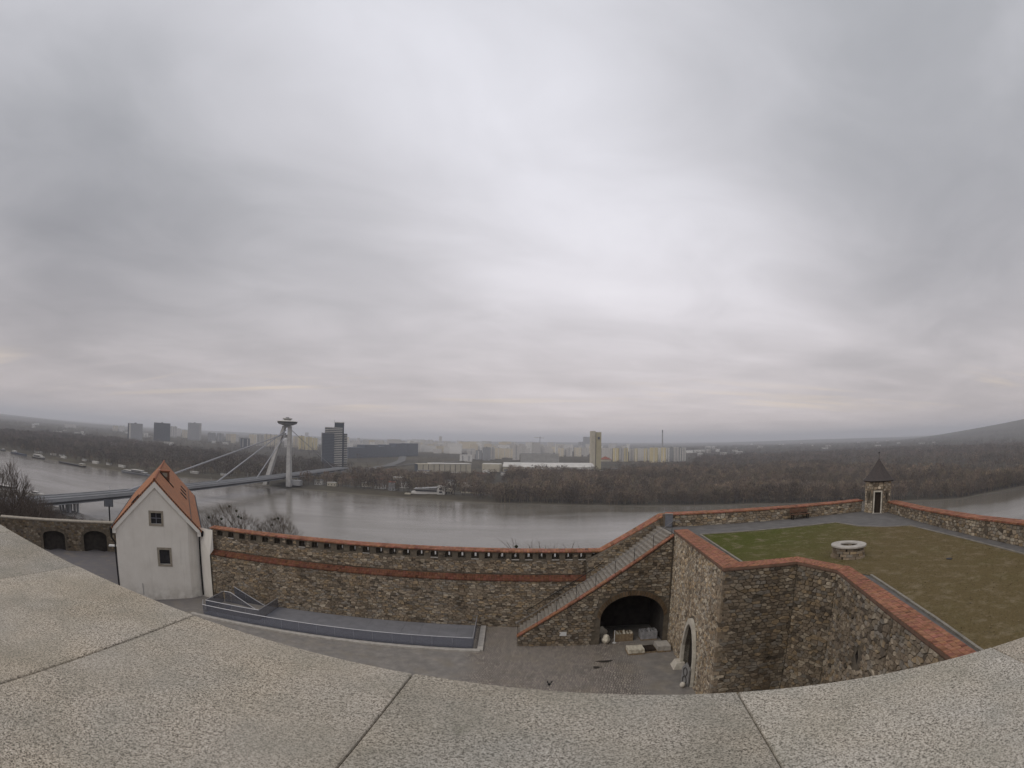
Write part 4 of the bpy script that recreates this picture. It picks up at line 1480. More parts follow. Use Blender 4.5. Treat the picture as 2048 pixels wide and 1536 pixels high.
def boulder(name, label, c, r, seed, mat):
    bm = bmesh.new()
    bmesh.ops.create_icosphere(bm, subdivisions=2, radius=1)
    rr = random.Random(seed)
    ph = [rr.uniform(0, 6) for _ in range(6)]
    for v in bm.verts:
        k = 1 + 0.16 * math.sin(3 * v.co.x + ph[0]) + 0.14 * math.sin(4 * v.co.y + ph[1]) + 0.1 * math.sin(5 * v.co.z + ph[2])
        v.co = Vector((v.co.x * r[0] * k, v.co.y * r[1] * k, v.co.z * r[2] * k))
    me = bpy.data.meshes.new(name)
    bm.to_mesh(me)
    bm.free()
    me.materials.append(mat)
    o = bpy.data.objects.new(name, me)
    o.location = (c[0], c[1], c[2] + r[2] * 0.9)
    COL.objects.link(o)
    return tag(o, label, 'stone')


stack('stone_pallet', 'wooden pallet of pale cut stone blocks outside the dark arch', 'pallet', 8.55, 9.75, 36.3, 37.3, 64.5, 2, 1, CUTSTONE, 5)
stack('slab_stack', 'stack of grey stone slabs by the doorway corner of the arch', 'stack', 10.75, 11.75, 36.4, 37.6, 64.5, 3, 2, KERB, 2, True, 0.12)
stack('dark_pallet', 'low dark pallet between the pale blocks and the slab stack', 'pallet', 9.85, 10.65, 36.5, 37.5, 64.5, 1, 3, DOORWOOD, 3)
crate('stone_crate', 'crate packed with upright pale stones in the arch mouth', 8.1, 9.5, 39.2, 40.1, 64.5, 0.62, PALLET, CUTSTONE)
crate('grey_bin', 'grey metal bin with sheets sticking out inside the arch', 10.1, 11.4, 39.1, 40.0, 64.5, 0.72, CLOTH, CLOTH)
boulder('stone_block', 'pale rough stone block leaning at the foot of the arch', (7.35, 38.95, 64.5), (0.36, 0.28, 0.36), 4, CUTSTONE)
boulder('stone_block', 'dark stone standing behind the pale block inside the arch', (7.25, 40.3, 64.5), (0.42, 0.3, 0.5), 9, PALESTONE)
MB_ = MB().tube((8.0, 39.0, 64.5), (8.0, 39.0, 65.55), 0.035, n=8).tube((8.0, 39.0, 64.5), (8.0, 39.0, 64.53), 0.16, n=10)
tag(MB_.build('marker_post', WHITEPAINT, None, at=(8.0, 39.0, 64.5)), 'thin white post beside the crate in the arch mouth', 'post')

WET = pm('wet_paving', (0.055, 0.045, 0.038), (0.03, 0.026, 0.024), 6, 0.35)
for k, (cx_, cy_, rx_, ry_) in enumerate(((6.7, 35.4, 0.55, 0.22), (6.0, 34.4, 0.30, 0.2))):
    pts = []
    for i in range(14):
        t = 2 * math.pi * i / 14
        kk = 1 + 0.25 * math.sin(3 * t + k) + R_.uniform(-0.12, 0.12)
        pts.append((cx_ + rx_ * kk * math.cos(t), cy_ + ry_ * kk * math.sin(t)))
    o = MB().prism(pts, 64.485, 64.504).build('wet_patch', WET, None, at=(cx_, cy_, 64.5))
    tag(o, ('long' if k == 0 else 'short') + ' dark wet patch on the courtyard paving before the arch', 'puddle')

# ================================================================== WHITE HOUSE
HE, HB = np.array((0.821, 0.571, 0)), np.array((-0.571, 0.821, 0))
HR = np.array((-28.0, 43.2, 0))
hp = lambda u_, w_, z_: HR + HE * u_ + HB * w_ + np.array((0, 0, z_))
HL = 28.0
ho = thing('white_house', 'tall white rendered gabled house with a steep orange tile roof', 'house', (-31.7, 40.7, 62.5))
EZ, RZ = 70.62, 75.17
wm = MB()
fh = Frame(hp(-8.65, 0.18, 0), HE)
rz = lambda u_: min(EZ + (u_ + 9.05), EZ + (0.05 - u_)) - 0.12   # underside of roof at u
q1 = [(0, 62.2), (8.65 - 1.35, 62.2), (8.65 - 1.35, rz(-1.35)), (8.65 - 4.5, rz(-4.5)), (0, rz(-8.65))]
W1 = [(3.68, 71.09), (4.73, 71.09), (4.73, 72.10), (3.68, 72.10)]
W2 = [(4.33, 67.31), (5.37, 67.31), (5.37, 68.70), (4.33, 68.70)]
panel_mesh(wm, fh, q1, [W1, W2])
for W in (W1, W2):
    tunnel(wm, fh, W, 0.28, back=False)
# chamfered right corner and long sides
wm.add([hp(-1.35, 0.18, 62.2), hp(-0.32, 0.75, 62.2), hp(-0.32, 0.75, rz(-0.32)), hp(-1.35, 0.18, rz(-1.35))], [(0, 1, 2, 3)])
wm.add([hp(-0.32, 0.75, 62.2), hp(-0.32, HL - 0.2, 62.2), hp(-0.32, HL - 0.2, rz(-0.32)), hp(-0.32, 0.75, rz(-0.32))], [(0, 1, 2, 3)])
wm.add([hp(-8.65, HL - 0.2, 62.2), hp(-8.65, 0.18, 62.2), hp(-8.65, 0.18, rz(-8.65)), hp(-8.65, HL - 0.2, rz(-8.65))], [(0, 1, 2, 3)])
wm.add([hp(-0.32, HL - 0.2, 62.2), hp(-8.65, HL - 0.2, 62.2), hp(-8.65, HL - 0.2, rz(-8.65)), hp(-4.5, HL - 0.2, rz(-4.5)), hp(-0.32, HL - 0.2, rz(-0.32))], [(0, 1, 2, 3, 4)])
wm.build('wall', PLASTER, ho)
# raised plaster border along the gable
for s_, ua, ub in ((1, -4.5, -0.15), (-1, -4.5, -8.85)):
    za, zb = rz(-4.5), rz(ub) if ub < -4.5 else rz(ub)
    V = []
    for ww in (0.02, 0.17):
        for (uu, z_) in ((ua, za - 0.02), (ub, zb - 0.02), (ub, zb - 0.50), (ua, za - 0.62)):
            V.append(hp(uu, ww, z_))
    MB().hexa(V).build('gable_trim', pm('trim_render', (0.76, 0.73, 0.67), (0.68, 0.65, 0.59), 1, 0.9), ho)
for s_, u0_ in ((0, -8.95), (1, -0.38)):
    V = [hp(u0_ + a, b, c) for c in (EZ - 0.55, EZ - 0.12) for a, b in ((0, 0.02), (0.33, 0.02), (0.33, 0.5), (0, 0.5))]
    MB().hexa(V).build('kneeler', pm('trim_render', (0.7, 0.7, 0.7)), ho)
# white return beside the long wall
MB().add([hp(-0.3, 0.8, 64.0), (-27.05, 43.05, 64.0), (-27.05, 43.05, 68.5), (-26.75, 43.3, 69.0), (-26.75, 43.3, 70.85), hp(-0.3, 0.8, 70.85)], [(0, 1, 2, 3, 4, 5)]).build('wall_return', PLASTER, ho)


def roof_side(ur, ue, name):
    """sloping roof slab with thickness and uv for the tile courses"""
    b_ = MB()
    th = 0.16
    V = [hp(ue, 0, EZ), hp(ue, HL, EZ), hp(ur, HL, RZ), hp(ur, 0, RZ)]
    V += [p - np.array((0, 0, th)) for p in V]
    b_.add(V, [(0, 1, 2, 3), (7, 6, 5, 4), (0, 4, 5, 1), (1, 5, 6, 2), (2, 6, 7, 3), (3, 7, 4, 0)])
    o = b_.build(name, TILE, ho)
    uvl = o.data.uv_layers.new(name='UVMap')
    uvs = {0: (0, 0), 1: (HL, 0), 2: (HL, 6.4), 3: (0, 6.4), 4: (0, 0), 5: (HL, 0), 6: (HL, 6.4), 7: (0, 6.4)}
    for lpp in o.data.loops:
        uvl.data[lpp.index].uv = uvs[lpp.vertex_index]
    return o


r1 = roof_side(-4.5, 0.05, 'roof')
r2 = roof_side(-4.5, -9.05, 'roof')
MB().tube(hp(-4.5, -0.03, RZ + 0.02), hp(-4.5, HL + 0.02, RZ + 0.02), 0.14, n=8).build('ridge_tiles', pm('ridge_clay', (0.30, 0.115, 0.06), (0.22, 0.09, 0.05), 3, 0.9), r1)
MB().hexa([hp(-0.93 + a, b, EZ + 0.98 - a + c) for c in (0.0, 0.05) for a, b in ((0, 0.05), (0.07, 0.05), (0.07, HL), (0, HL))]).build('seam', IRON, r1)
MB().hexa([hp(u_, w_, z_ + c) for c in (0.0, 0.05) for u_, w_, z_ in ((0.02, -0.04, EZ + 0.02), (0.02, 0.02, EZ + 0.02), (-4.5, 0.02, RZ + 0.02), (-4.5, -0.04, RZ + 0.02))]).build('verge_flashing', IRON, r1)
MB().hexa([hp(u_, w_, z_ + c) for c in (0.0, 0.05) for u_, w_, z_ in ((-9.02, -0.04, EZ + 0.02), (-9.02, 0.02, EZ + 0.02), (-4.5, 0.02, RZ + 0.02), (-4.5, -0.04, RZ + 0.02))]).build('verge_flashing', IRON, r2)
# chimney with its flashing
hx = lambda u0_, u1_, w0_, w1_, z0_, z1_: MB().hexa([hp(a_, b_, c_) for c_ in (z0_, z1_) for a_, b_ in ((u0_, w0_), (u1_, w0_), (u1_, w1_), (u0_, w1_))])
cmo = hx(-4.3, -3.25, 10.0, 11.2, 72.9, 75.15).build('chimney', pm('chimney_brick', (0.20, 0.10, 0.065), (0.14, 0.075, 0.05), 8, 0.9, 0.4), r1)
hx(-4.38, -3.17, 9.92, 11.28, 75.155, 75.25).build('chimney_cap', pm('ridge_clay', (0.3, 0.11, 0.06)), r1)
hx(-4.05, -3.5, 9.95, 9.985, 74.55, 75.0).build('chimney_hatch', WINSTONE, r1)
hx(-4.62, -4.36, 9.98, 10.5, 74.6, 75.30).build('chimney_plaster', PLASTER, r1)
MB().hexa([hp(u_, w_, z_ + c) for c in (0.02, 0.16) for u_, w_, z_ in ((-2.75, 9.75, EZ + 2.80), (-2.75, 9.95, EZ + 2.80), (-4.3, 9.95, EZ + 4.35), (-4.3, 9.75, EZ + 4.35))]).build('flashing', IRON, r1)
for k in range(3):
    w0 = 12.2 + k * 3.6
    MB().hexa([hp(u_, w_, z_ + c) for c in (0.02, 0.14) for u_, w_, z_ in ((-1.25, w0, EZ + 1.30), (-1.25, w0 + 0.5, EZ + 1.30), (-1.95, w0 + 0.5, EZ + 2.0), (-1.95, w0, EZ + 2.0))]).build('roof_vent', IRON, r1)
MB().hexa([hp(u_, w_, z_ + c) for c in (0.02, 0.10) for u_, w_, z_ in ((-7.0, 1.4, EZ + 2.05), (-7.0, 2.6, EZ + 2.05), (-6.3, 2.6, EZ + 2.75), (-6.3, 1.4, EZ + 2.75))]).build('roof_vent', IRON, r2)
# windows
for W, nv, nh in ((W1, 1, 1), (W2, 1, 0)):
    (a0, b0_), (a1, b1_) = W[0], W[2]
    fw_ = thing('window', None, None)
    fw_.parent = ho
    fw_.location = (0, 0, 0)
    for c in ((a0 - 0.21, a0, b0_ - 0.20, b1_ + 0.21), (a1, a1 + 0.21, b0_ - 0.20, b1_ + 0.21), (a0, a1, b1_, b1_ + 0.21), (a0, a1, b0_ - 0.20, b0_)):
        MB().obox(fh.O, fh.U, fh.V, fh.N, c[0], c[1], c[2], c[3], -0.05, 0.035).build('window_surround', WINSTONE, fw_)
    MB().obox(fh.O, fh.U, fh.V, fh.N, a0, a1, b0_, b1_, -0.27, -0.24).build('pane', PANE, fw_)
    fm = MB()
    fm.obox(fh.O, fh.U, fh.V, fh.N, (a0 + a1) / 2 - 0.03, (a0 + a1) / 2 + 0.03, b0_, b1_, -0.235, -0.19)
    if nh:
        fm.obox(fh.O, fh.U, fh.V, fh.N, a0, a1, (b0_ + b1_) / 2 - 0.03, (b0_ + b1_) / 2 + 0.03, -0.236, -0.188)
    fm.build('window_bar', pm('grey_bar', (0.20, 0.20, 0.23), None, 3, 0.7) if nh else IRON, fw_)
# gutters and down pipes
MB().path([hp(0.12, 0.0, EZ - 0.1), hp(0.12, HL, EZ - 0.1)], 0.09, 8).build('gutter', IRON, ho)
MB().path([hp(-9.12, 0.0, EZ - 0.1), hp(-9.12, HL, EZ - 0.1)], 0.09, 8).build('gutter', IRON, ho)
MB().path([hp(0.12, 0.25, EZ - 0.15), hp(0.02, 0.45, EZ - 0.5), hp(-0.22, 0.52, EZ - 0.7), hp(-0.22, 0.52, 64.3)], 0.075, 8).tube(hp(0.10, 0.25, EZ - 0.55), hp(0.10, 0.25, EZ - 0.05), 0.14, 0.16, 8).build('down_pipe', IRON, ho)
MB().path([hp(-9.12, 0.3, EZ - 0.15), hp(-9.15, 0.3, EZ - 1.0), hp(-8.80, 0.3, EZ - 1.45), hp(-8.80, 0.3, 62.6)], 0.075, 8).tube(hp(-9.12, 0.3, EZ - 0.6), hp(-9.12, 0.3, EZ - 0.05), 0.14, 0.16, 8).build('down_pipe', IRON, ho)
MB().hexa([hp(u_, w_, z_) for z_ in (68.72, 68.82) for u_, w_ in ((-9.5, 0.3), (-8.6, 0.3), (-8.6, 0.9), (-9.5, 0.9))]).build('white_bracket', WHITEPAINT, ho)
MB().tube(hp(-6.3, 0.14, 64.3), hp(-6.3, 0.14, 65.4), 0.02).build('conduit', GREYSTEEL, ho)

# ================================================================== ARCADE WALL TO THE LEFT
fa = Frame((-65.5, 44.5, 62.1), (0.703, 0.711, 0))
if fa.N @ np.array((0.7, -0.7, 0)) < 0:
    fa.N = -fa.N
u_off = ((-58.44 + 65.5) * 0.703 + (51.71 - 44.5) * 0.711)
o1 = arch(u_off - 3.3, u_off + 0.15, -0.2, 2.35, 2.95, 12)
o2 = arch(u_off + 3.1, u_off + 6.7, -0.2, 2.35, 3.2, 12)
aw = MB()
panel_mesh(aw, fa, [(0, -0.6), (24, -0.6), (24, 4.25), (0, 4.25)], [o1, o2])
for q in (o1, o2):
    tunnel(aw, fa, q, 1.2)
aw.add([fa.p(0, 4.25), fa.p(24, 4.25), fa.p(24, 4.25, -1.2), fa.p(0, 4.25, -1.2), fa.p(0, -0.6, -1.2), fa.p(24, -0.6, -1.2)], [(0, 1, 2, 3), (3, 2, 5, 4)])
wa = aw.build('arcade_wall', MORTAR, None, at=(-56, 54, 62))
tag(wa, 'dark stone wall with two shallow arches and a pale coping behind the white house', 'wall')
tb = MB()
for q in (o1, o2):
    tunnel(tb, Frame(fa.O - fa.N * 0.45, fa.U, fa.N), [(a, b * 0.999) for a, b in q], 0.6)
tb.build('niche', SHADESTONE, wa)
e1, e2 = inside_arch(grow(o1, 0.3)), inside_arch(grow(o2, 0.3))
Masonry().panel(fa, [(0, 0.2), (24, 0.2), (24, 4.2), (0, 4.2)], 0.42, 0.24, 95, 0.02, 0.05, excl=lambda a, b: e1(a, b) or e2(a, b), tint=0.72).finish(wa, 120)
n_ = 24
for i in range(n_):
    MB().obox(fa.O, fa.U, fa.V, fa.N, i + 0.01, i + 0.99, 4.255, 4.42 + R_.uniform(-0.01, 0.01), -1.25, 0.07).build('coping_stone', pm('pale_coping', (0.36, 0.32, 0.26), (0.26, 0.23, 0.19), 3, 0.9), wa)


# ================================================================== BRIDGE WITH THE SAUCER PYLON
br = thing('cable_bridge', 'long steel cable-stayed road bridge with one leaning pylon topped by a saucer', 'bridge', (-345, 500, 0))
ax = lambda y: -356 + (y - 290) * 0.036
YA, YB = 225.0, 1040.0


def deck_prism(x0, x1, z0, z1, ya=YA, yb=YB, n=10):
    b_ = MB()
    ys = np.linspace(ya, yb, n)
    for a, b in zip(ys[:-1], ys[1:]):
        b_.hexa([(ax(a) + x0, a, z0), (ax(a) + x1, a, z0), (ax(b) + x1, b, z0), (ax(b) + x0, b, z0), (ax(a) + x0, a, z1), (ax(a) + x1, a, z1), (ax(b) + x1, b, z1), (ax(b) + x0, b, z1)])
    return b_


deck_prism(-10.5, 10.5, 16.0, 17.0).build('deck', pm('bridge_road', (0.27, 0.27, 0.275), (0.21, 0.21, 0.215), 0.03, 0.9), br)
deck_prism(-7.5, 7.5, 12.6, 15.99).build('girder', pm('girder_paint', (0.085, 0.088, 0.10), (0.06, 0.063, 0.072), 0.05, 0.7), br)
deck_prism(10.5, 11.6, 15.4, 16.4).build('edge_beam', BRIDGEMAT, br)
deck_prism(-11.6, -10.5, 15.4, 16.4).build('edge_beam', BRIDGEMAT, br)
deck_prism(8.3, 12.2, 12.9, 13.2).build('footway', BRIDGEMAT, br)
for x in (-10.4, -1.0, 1.0, 10.4):
    deck_prism(x - 0.12, x + 0.12, 17.004, 18.0).build('guard_rail', BRIDGEMAT, br)
# pylon
T = np.array((-338.5, 775, 91.0))
for bx, tx in ((-319.5, -334.0), (-358.5, -343.0)):
    P8 = []
    for (cx, cy, cz), hx, hy in (((bx, 741, 3), 3.3, 4.6), ((tx, 775, 91), 2.4, 3.0)):
        P8 += [(cx - hx, cy - hy, cz), (cx + hx, cy - hy, cz), (cx + hx, cy + hy, cz), (cx - hx, cy + hy, cz)]
    MB().hexa(P8).build('pylon_leg', CONCRETE, br)
MB().box(-345, -332, 768.5, 773, 73, 77.5).build('cross_beam', CONCRETE, br)
sa = MB().lathe((-338.5, 775), [(3, 88.5), (5.5, 91.5), (14.0, 94.0), (15.6, 95.4)], 28).build('saucer', pm('saucer_underside', (0.30, 0.30, 0.31), (0.24, 0.24, 0.25), 0.1, 0.8), br)
MB().lathe((-338.5, 775), [(15.4, 95.405), (15.8, 97.3), (15.2, 97.4)], 28).build('window_band', PANE, sa)
MB().lathe((-338.5, 775), [(16.4, 97.41), (16.5, 98.1), (9.5, 99.3), (3, 99.6)], 28).build('saucer_roof', WALLWHITE, sa)
MB().lathe((-338.5, 775), [(4.5, 99.4), (7.5, 101.3), (7.8, 102.6), (5.5, 102.7)], 20).build('viewing_deck', CONCRETE, sa)
MB().lathe((-338.5, 775), [(2.5, 102.6), (3.2, 104.0), (0.5, 104.3)], 12).build('lift_house', WALLGREY, sa)
CABLE = pm('cable_paint', (0.34, 0.34, 0.36), (0.28, 0.28, 0.30), 0.05, 0.6)
for y0, z1, r in ((400.8, 79.5, 1.0), (571.5, 84.5, 0.95), (677.2, 78.0, 0.85)):
    MB().tube((ax(y0), y0, 17.0), (-338.5, 770.5, z1), r, r * 0.9, 8).build('stay_cable', CABLE, br)
MB().tube((-334, 779, 86), (ax(990), 990, 17), 0.5, 0.5, 8).build('stay_cable', CABLE, br)
for y in (318, 328):
    for dx in (-7, -2.5, 2.5, 7):
        MB().box(ax(y) + dx - 0.8, ax(y) + dx + 0.8, y - 1, y + 1, 1.0, 12.6).build('pier', BRIDGEMAT, br)
for y in (830, 900, 970):
    MB().box(ax(y) - 6, ax(y) + 6, y - 1.2, y + 1.2, 3, 12.6).build('pier', CONCRETE, br)
MB().box(-322, -304, 745, 757, 4.5, 12).build('anchor_house', WALLGREY, br)
for k in range(9):
    y = 280 + k * 88
    MB().tube((ax(y) + 10.9, y, 16.4), (ax(y) + 10.9, y, 25.5), 0.16, n=5).tube((ax(y) + 10.9, y, 25.4), (ax(y) + 8.6, y, 25.9), 0.12, n=5).build('lamp_post', BRIDGEMAT, br)
# quay road and riverside walk below the bridge
o = MB().add([(-372, 330, 5.3), (-300, 316, 5.3), (-200, 288, 5.3), (-200, 278, 5.3), (-302, 300, 5.3), (-378, 312, 5.3)], [(5, 4, 1, 0), (4, 3, 2, 1)]).build('quay_road', ASPHALT, None)
tag(o, 'grey quay road beside the river under the bridge', None, None, 'structure')
# road on the far bank and motorway sweep behind the tower
def road(pts, wd, z, label, name='road'):
    b_ = MB()
    P_ = [np.array(p, float) for p in pts]
    L_, R2 = [], []
    for i, p in enumerate(P_):
        t = P_[min(i + 1, len(P_) - 1)] - P_[max(i - 1, 0)]
        t /= np.linalg.norm(t)
        nn = np.array((-t[1], t[0])) * wd / 2
        L_.append((*(p + nn), z))
        R2.append((*(p - nn), z))
    k = len(P_)
    b_.add(L_ + R2, [(i, i + k, i + k + 1, i + 1) for i in range(k - 1)])
    o = b_.build(name, pm('motorway', (0.13, 0.126, 0.12), (0.10, 0.098, 0.094), 0.02, 0.9), None)
    return tag(o, label, None, None, 'structure')


road([(-330, 1040), (-322, 1180), (-318, 1420), (-345, 1700), (-420, 2100), (-600, 2900)], 26, 7.2, 'motorway leaving the bridge southwards')
road([(-318, 1300), (-280, 1500), (-190, 1750), (-80, 2100), (120, 2700)], 11, 7.4, 'motorway branch sweeping towards the housing blocks')
road([(-360, 1500), (-270, 1560), (-180, 1530), (-110, 1430)], 14, 7.0, 'curved slip road behind the tower')
road([(-300, 800), (-180, 775), (-60, 745), (-30, 740)], 7, 5.25, 'narrow road along the far bank')
# second bridge far upstream
b2 = thing('far_bridge', 'distant dark low bridge at the bend of the river', 'bridge', (-1270, 900, 0))
MB().hexa([(-1500, 790, 9), (-1495, 778, 9), (-1205, 930, 9), (-1210, 942, 9), (-1500, 790, 12), (-1495, 778, 12), (-1205, 930, 12), (-1210, 942, 12)]).build('deck', DARKHULL, b2)
for k in range(4):
    x = -1460 + k * 75
    y = 784 + (x + 1500) * 0.52 + 3
    MB().box(x - 3, x + 3, y - 3, y + 3, -2, 9).build('pier', BRIDGEMAT, b2)


# ================================================================== BOATS
def boat(label, p0, p1, wd, fb, hull, cabins, group=None, name='river_boat'):
    """p0 stern, p1 bow on the water; cabins: (start, end, height, material)"""
    p0, p1 = np.array((*p0, 0.0)), np.array((*p1, 0.0))
    L = np.linalg.norm(p1 - p0)
    U = (p1 - p0) / L
    N = np.array((-U[1], U[0], 0))
    t = thing(name, label, 'boat', tuple(p0 * 0.5 + p1 * 0.5), group)
    st_ = [(0, 0.85, 0.9), (0.08, 1.0, 1.0), (0.72, 1.0, 1.0), (0.9, 0.62, 1.15), (1.0, 0.05, 1.35)]
    b_ = MB()
    for a, ww, h in st_:
        c = p0 + U * L * a
        hw = wd / 2 * ww
        b_.v += [tuple(c - N * hw * 0.8 + (0, 0, -0.3)), tuple(c + N * hw * 0.8 + (0, 0, -0.3)), tuple(c + N * hw + (0, 0, fb * h)), tuple(c - N * hw + (0, 0, fb * h))]
    for i in range(len(st_) - 1):
        k = i * 4
        for a in range(4):
            b = (a + 1) % 4
            b_.f.append((k + a, k + b, k + 4 + b, k + 4 + a))
    b_.f += [(3, 2, 1, 0), (16, 17, 18, 19)]
    b_.build('hull', hull, t)
    for a, b, h, mm in cabins:
        z0 = fb
        c = MB().obox(p0, U, N, (0, 0, 1), L * a, L * b, -wd * 0.38, wd * 0.38, z0, z0 + h).build('cabin', mm, t)
        MB().obox(p0, U, N, (0, 0, 1), L * a - 0.3, L * b + 0.3, -wd * 0.42, wd * 0.42, z0 + h + 0.005, z0 + h + 0.25).build('cabin_roof', WALLWHITE, t)
        MB().obox(p0, U, N, (0, 0, 1), L * a + 0.6, L * b - 0.6, -wd * 0.39, wd * 0.39, z0 + h * 0.45, z0 + h * 0.8).build('window_band', PANE, t)
    return t


boat('long dark blue barge moored at the far bank near the river bend', (-998, 722), (-930, 716), 11, 3.4, pm('blue_hull', (0.07, 0.085, 0.12), (0.05, 0.06, 0.085), 0.2, 0.6), [(0.1, 0.25, 3.0, WALLWHITE)])
boat('white passenger boat with dark hull moored at the far bank', (-905, 716), (-860, 714), 10, 2.2, DARKHULL, [(0.08, 0.85, 2.8, WALLWHITE), (0.15, 0.7, 5.2, WALLWHITE)])
boat('long low black cargo barge lying off the far bank', (-718, 700), (-806, 708), 10, 2.4, DARKHULL, [(0.03, 0.16, 3.0, WALLBEIGE)])
boat('grey excursion ship moored close to the park shore', (-560, 706), (-632, 712), 11, 2.2, GREYSTEEL, [(0.12, 0.86, 2.8, WALLGREY), (0.25, 0.6, 5.2, WALLGREY)])
boat('small dark workboat near the far left bend', (-1048, 735), (-1085, 738), 7, 2.0, DARKHULL, [(0.1, 0.3, 2.2, WALLGREY)])
boat('white moored hotel boat with rounded roofs by the near quay', (-540, 352), (-500, 372), 9, 1.8, WALLWHITE, [(0.1, 0.8, 3.0, WALLGREY)])
boat('slim white motor boat at the near quay', (-492, 378), (-466, 386), 5, 1.4, WALLWHITE, [(0.3, 0.6, 1.4, WALLGREY)])
boat('pale covered boat close to the bridge end', (-446, 402), (-424, 408), 7, 1.5, WALLGREY, [(0.08, 0.85, 1.8, WALLWHITE)])


# ================================================================== BUILDINGS
WC_ = {'g': (0.34, 0.345, 0.36), 's': (0.085, 0.095, 0.12), 'l': (0.64, 0.61, 0.57), 'w': (0.82, 0.80, 0.76), 'b': (0.72, 0.635, 0.48), 'y': (0.76, 0.64, 0.34)}
LBL = {'g': 'grey', 's': 'dark slate', 'l': 'pale grey', 'w': 'white', 'b': 'beige', 'y': 'yellow'}


def block(x, y, w_, h, col, label, group=None, dep=None, rot=None, name='apartment_block', mat=None, extras=True, seed=0):
    rr = random.Random(seed * 7 + 3)
    dep = dep or max(11, min(16, w_ * 0.5))
    rot = -math.atan2(x, y) + rr.uniform(-0.22, 0.22) if rot is None else rot
    z0 = 4.6
    t = thing(name, label, 'building', (x, y, z0), group, rot)
    b_ = MB().box(-w_ / 2, w_ / 2, 0, dep, 0, h)
    o = mesh_from('wall', b_.v, b_.f, mat or FAC, t, local=True)
    k = rr.uniform(0.84, 1.04)
    o.color = tuple(c * k for c in col) + (1,)
    b_ = MB().box(-w_ / 2 - 0.3, w_ / 2 + 0.3, -0.3, dep + 0.3, h + 0.01, h + 0.9)
    mesh_from('roof', b_.v, b_.f, ROOFGREY if col[0] < 0.6 else WALLWHITE, t, local=True)
    if extras and h > 20 and name == 'tower_block':
        b_ = MB().box(-5, 5, dep * 0.3, dep * 0.7, h + 0.92, h + 4.5)
        mesh_from('lift_house', b_.v, b_.f, WALLSLATE, t, local=True)
    elif extras and h > 20:
        n = max(1, int(w_ // 22))
        for i in range(n):
            cx = -w_ / 2 + (i + 0.5) * w_ / n
            b_ = MB().box(cx - 2.6, cx + 2.6, dep * 0.3, dep * 0.7, h + 0.92, h + 4.0)
            mesh_from('lift_house', b_.v, b_.f, WALLGREY, t, local=True)
        b_ = MB()
        for i in range(max(1, int(w_ // 16))):
            cx = -w_ / 2 + (i + 0.5) * w_ / max(1, int(w_ // 16))
            b_.box(cx - 1.6, cx + 1.6, -1.0, -0.01, 3, h - 1.5)
        mesh_from('balcony_stack', b_.v, b_.f, WALLGREY if rr.random() < 0.5 else WALLWHITE, t, local=True)['kind'] = 'stuff'
    return t


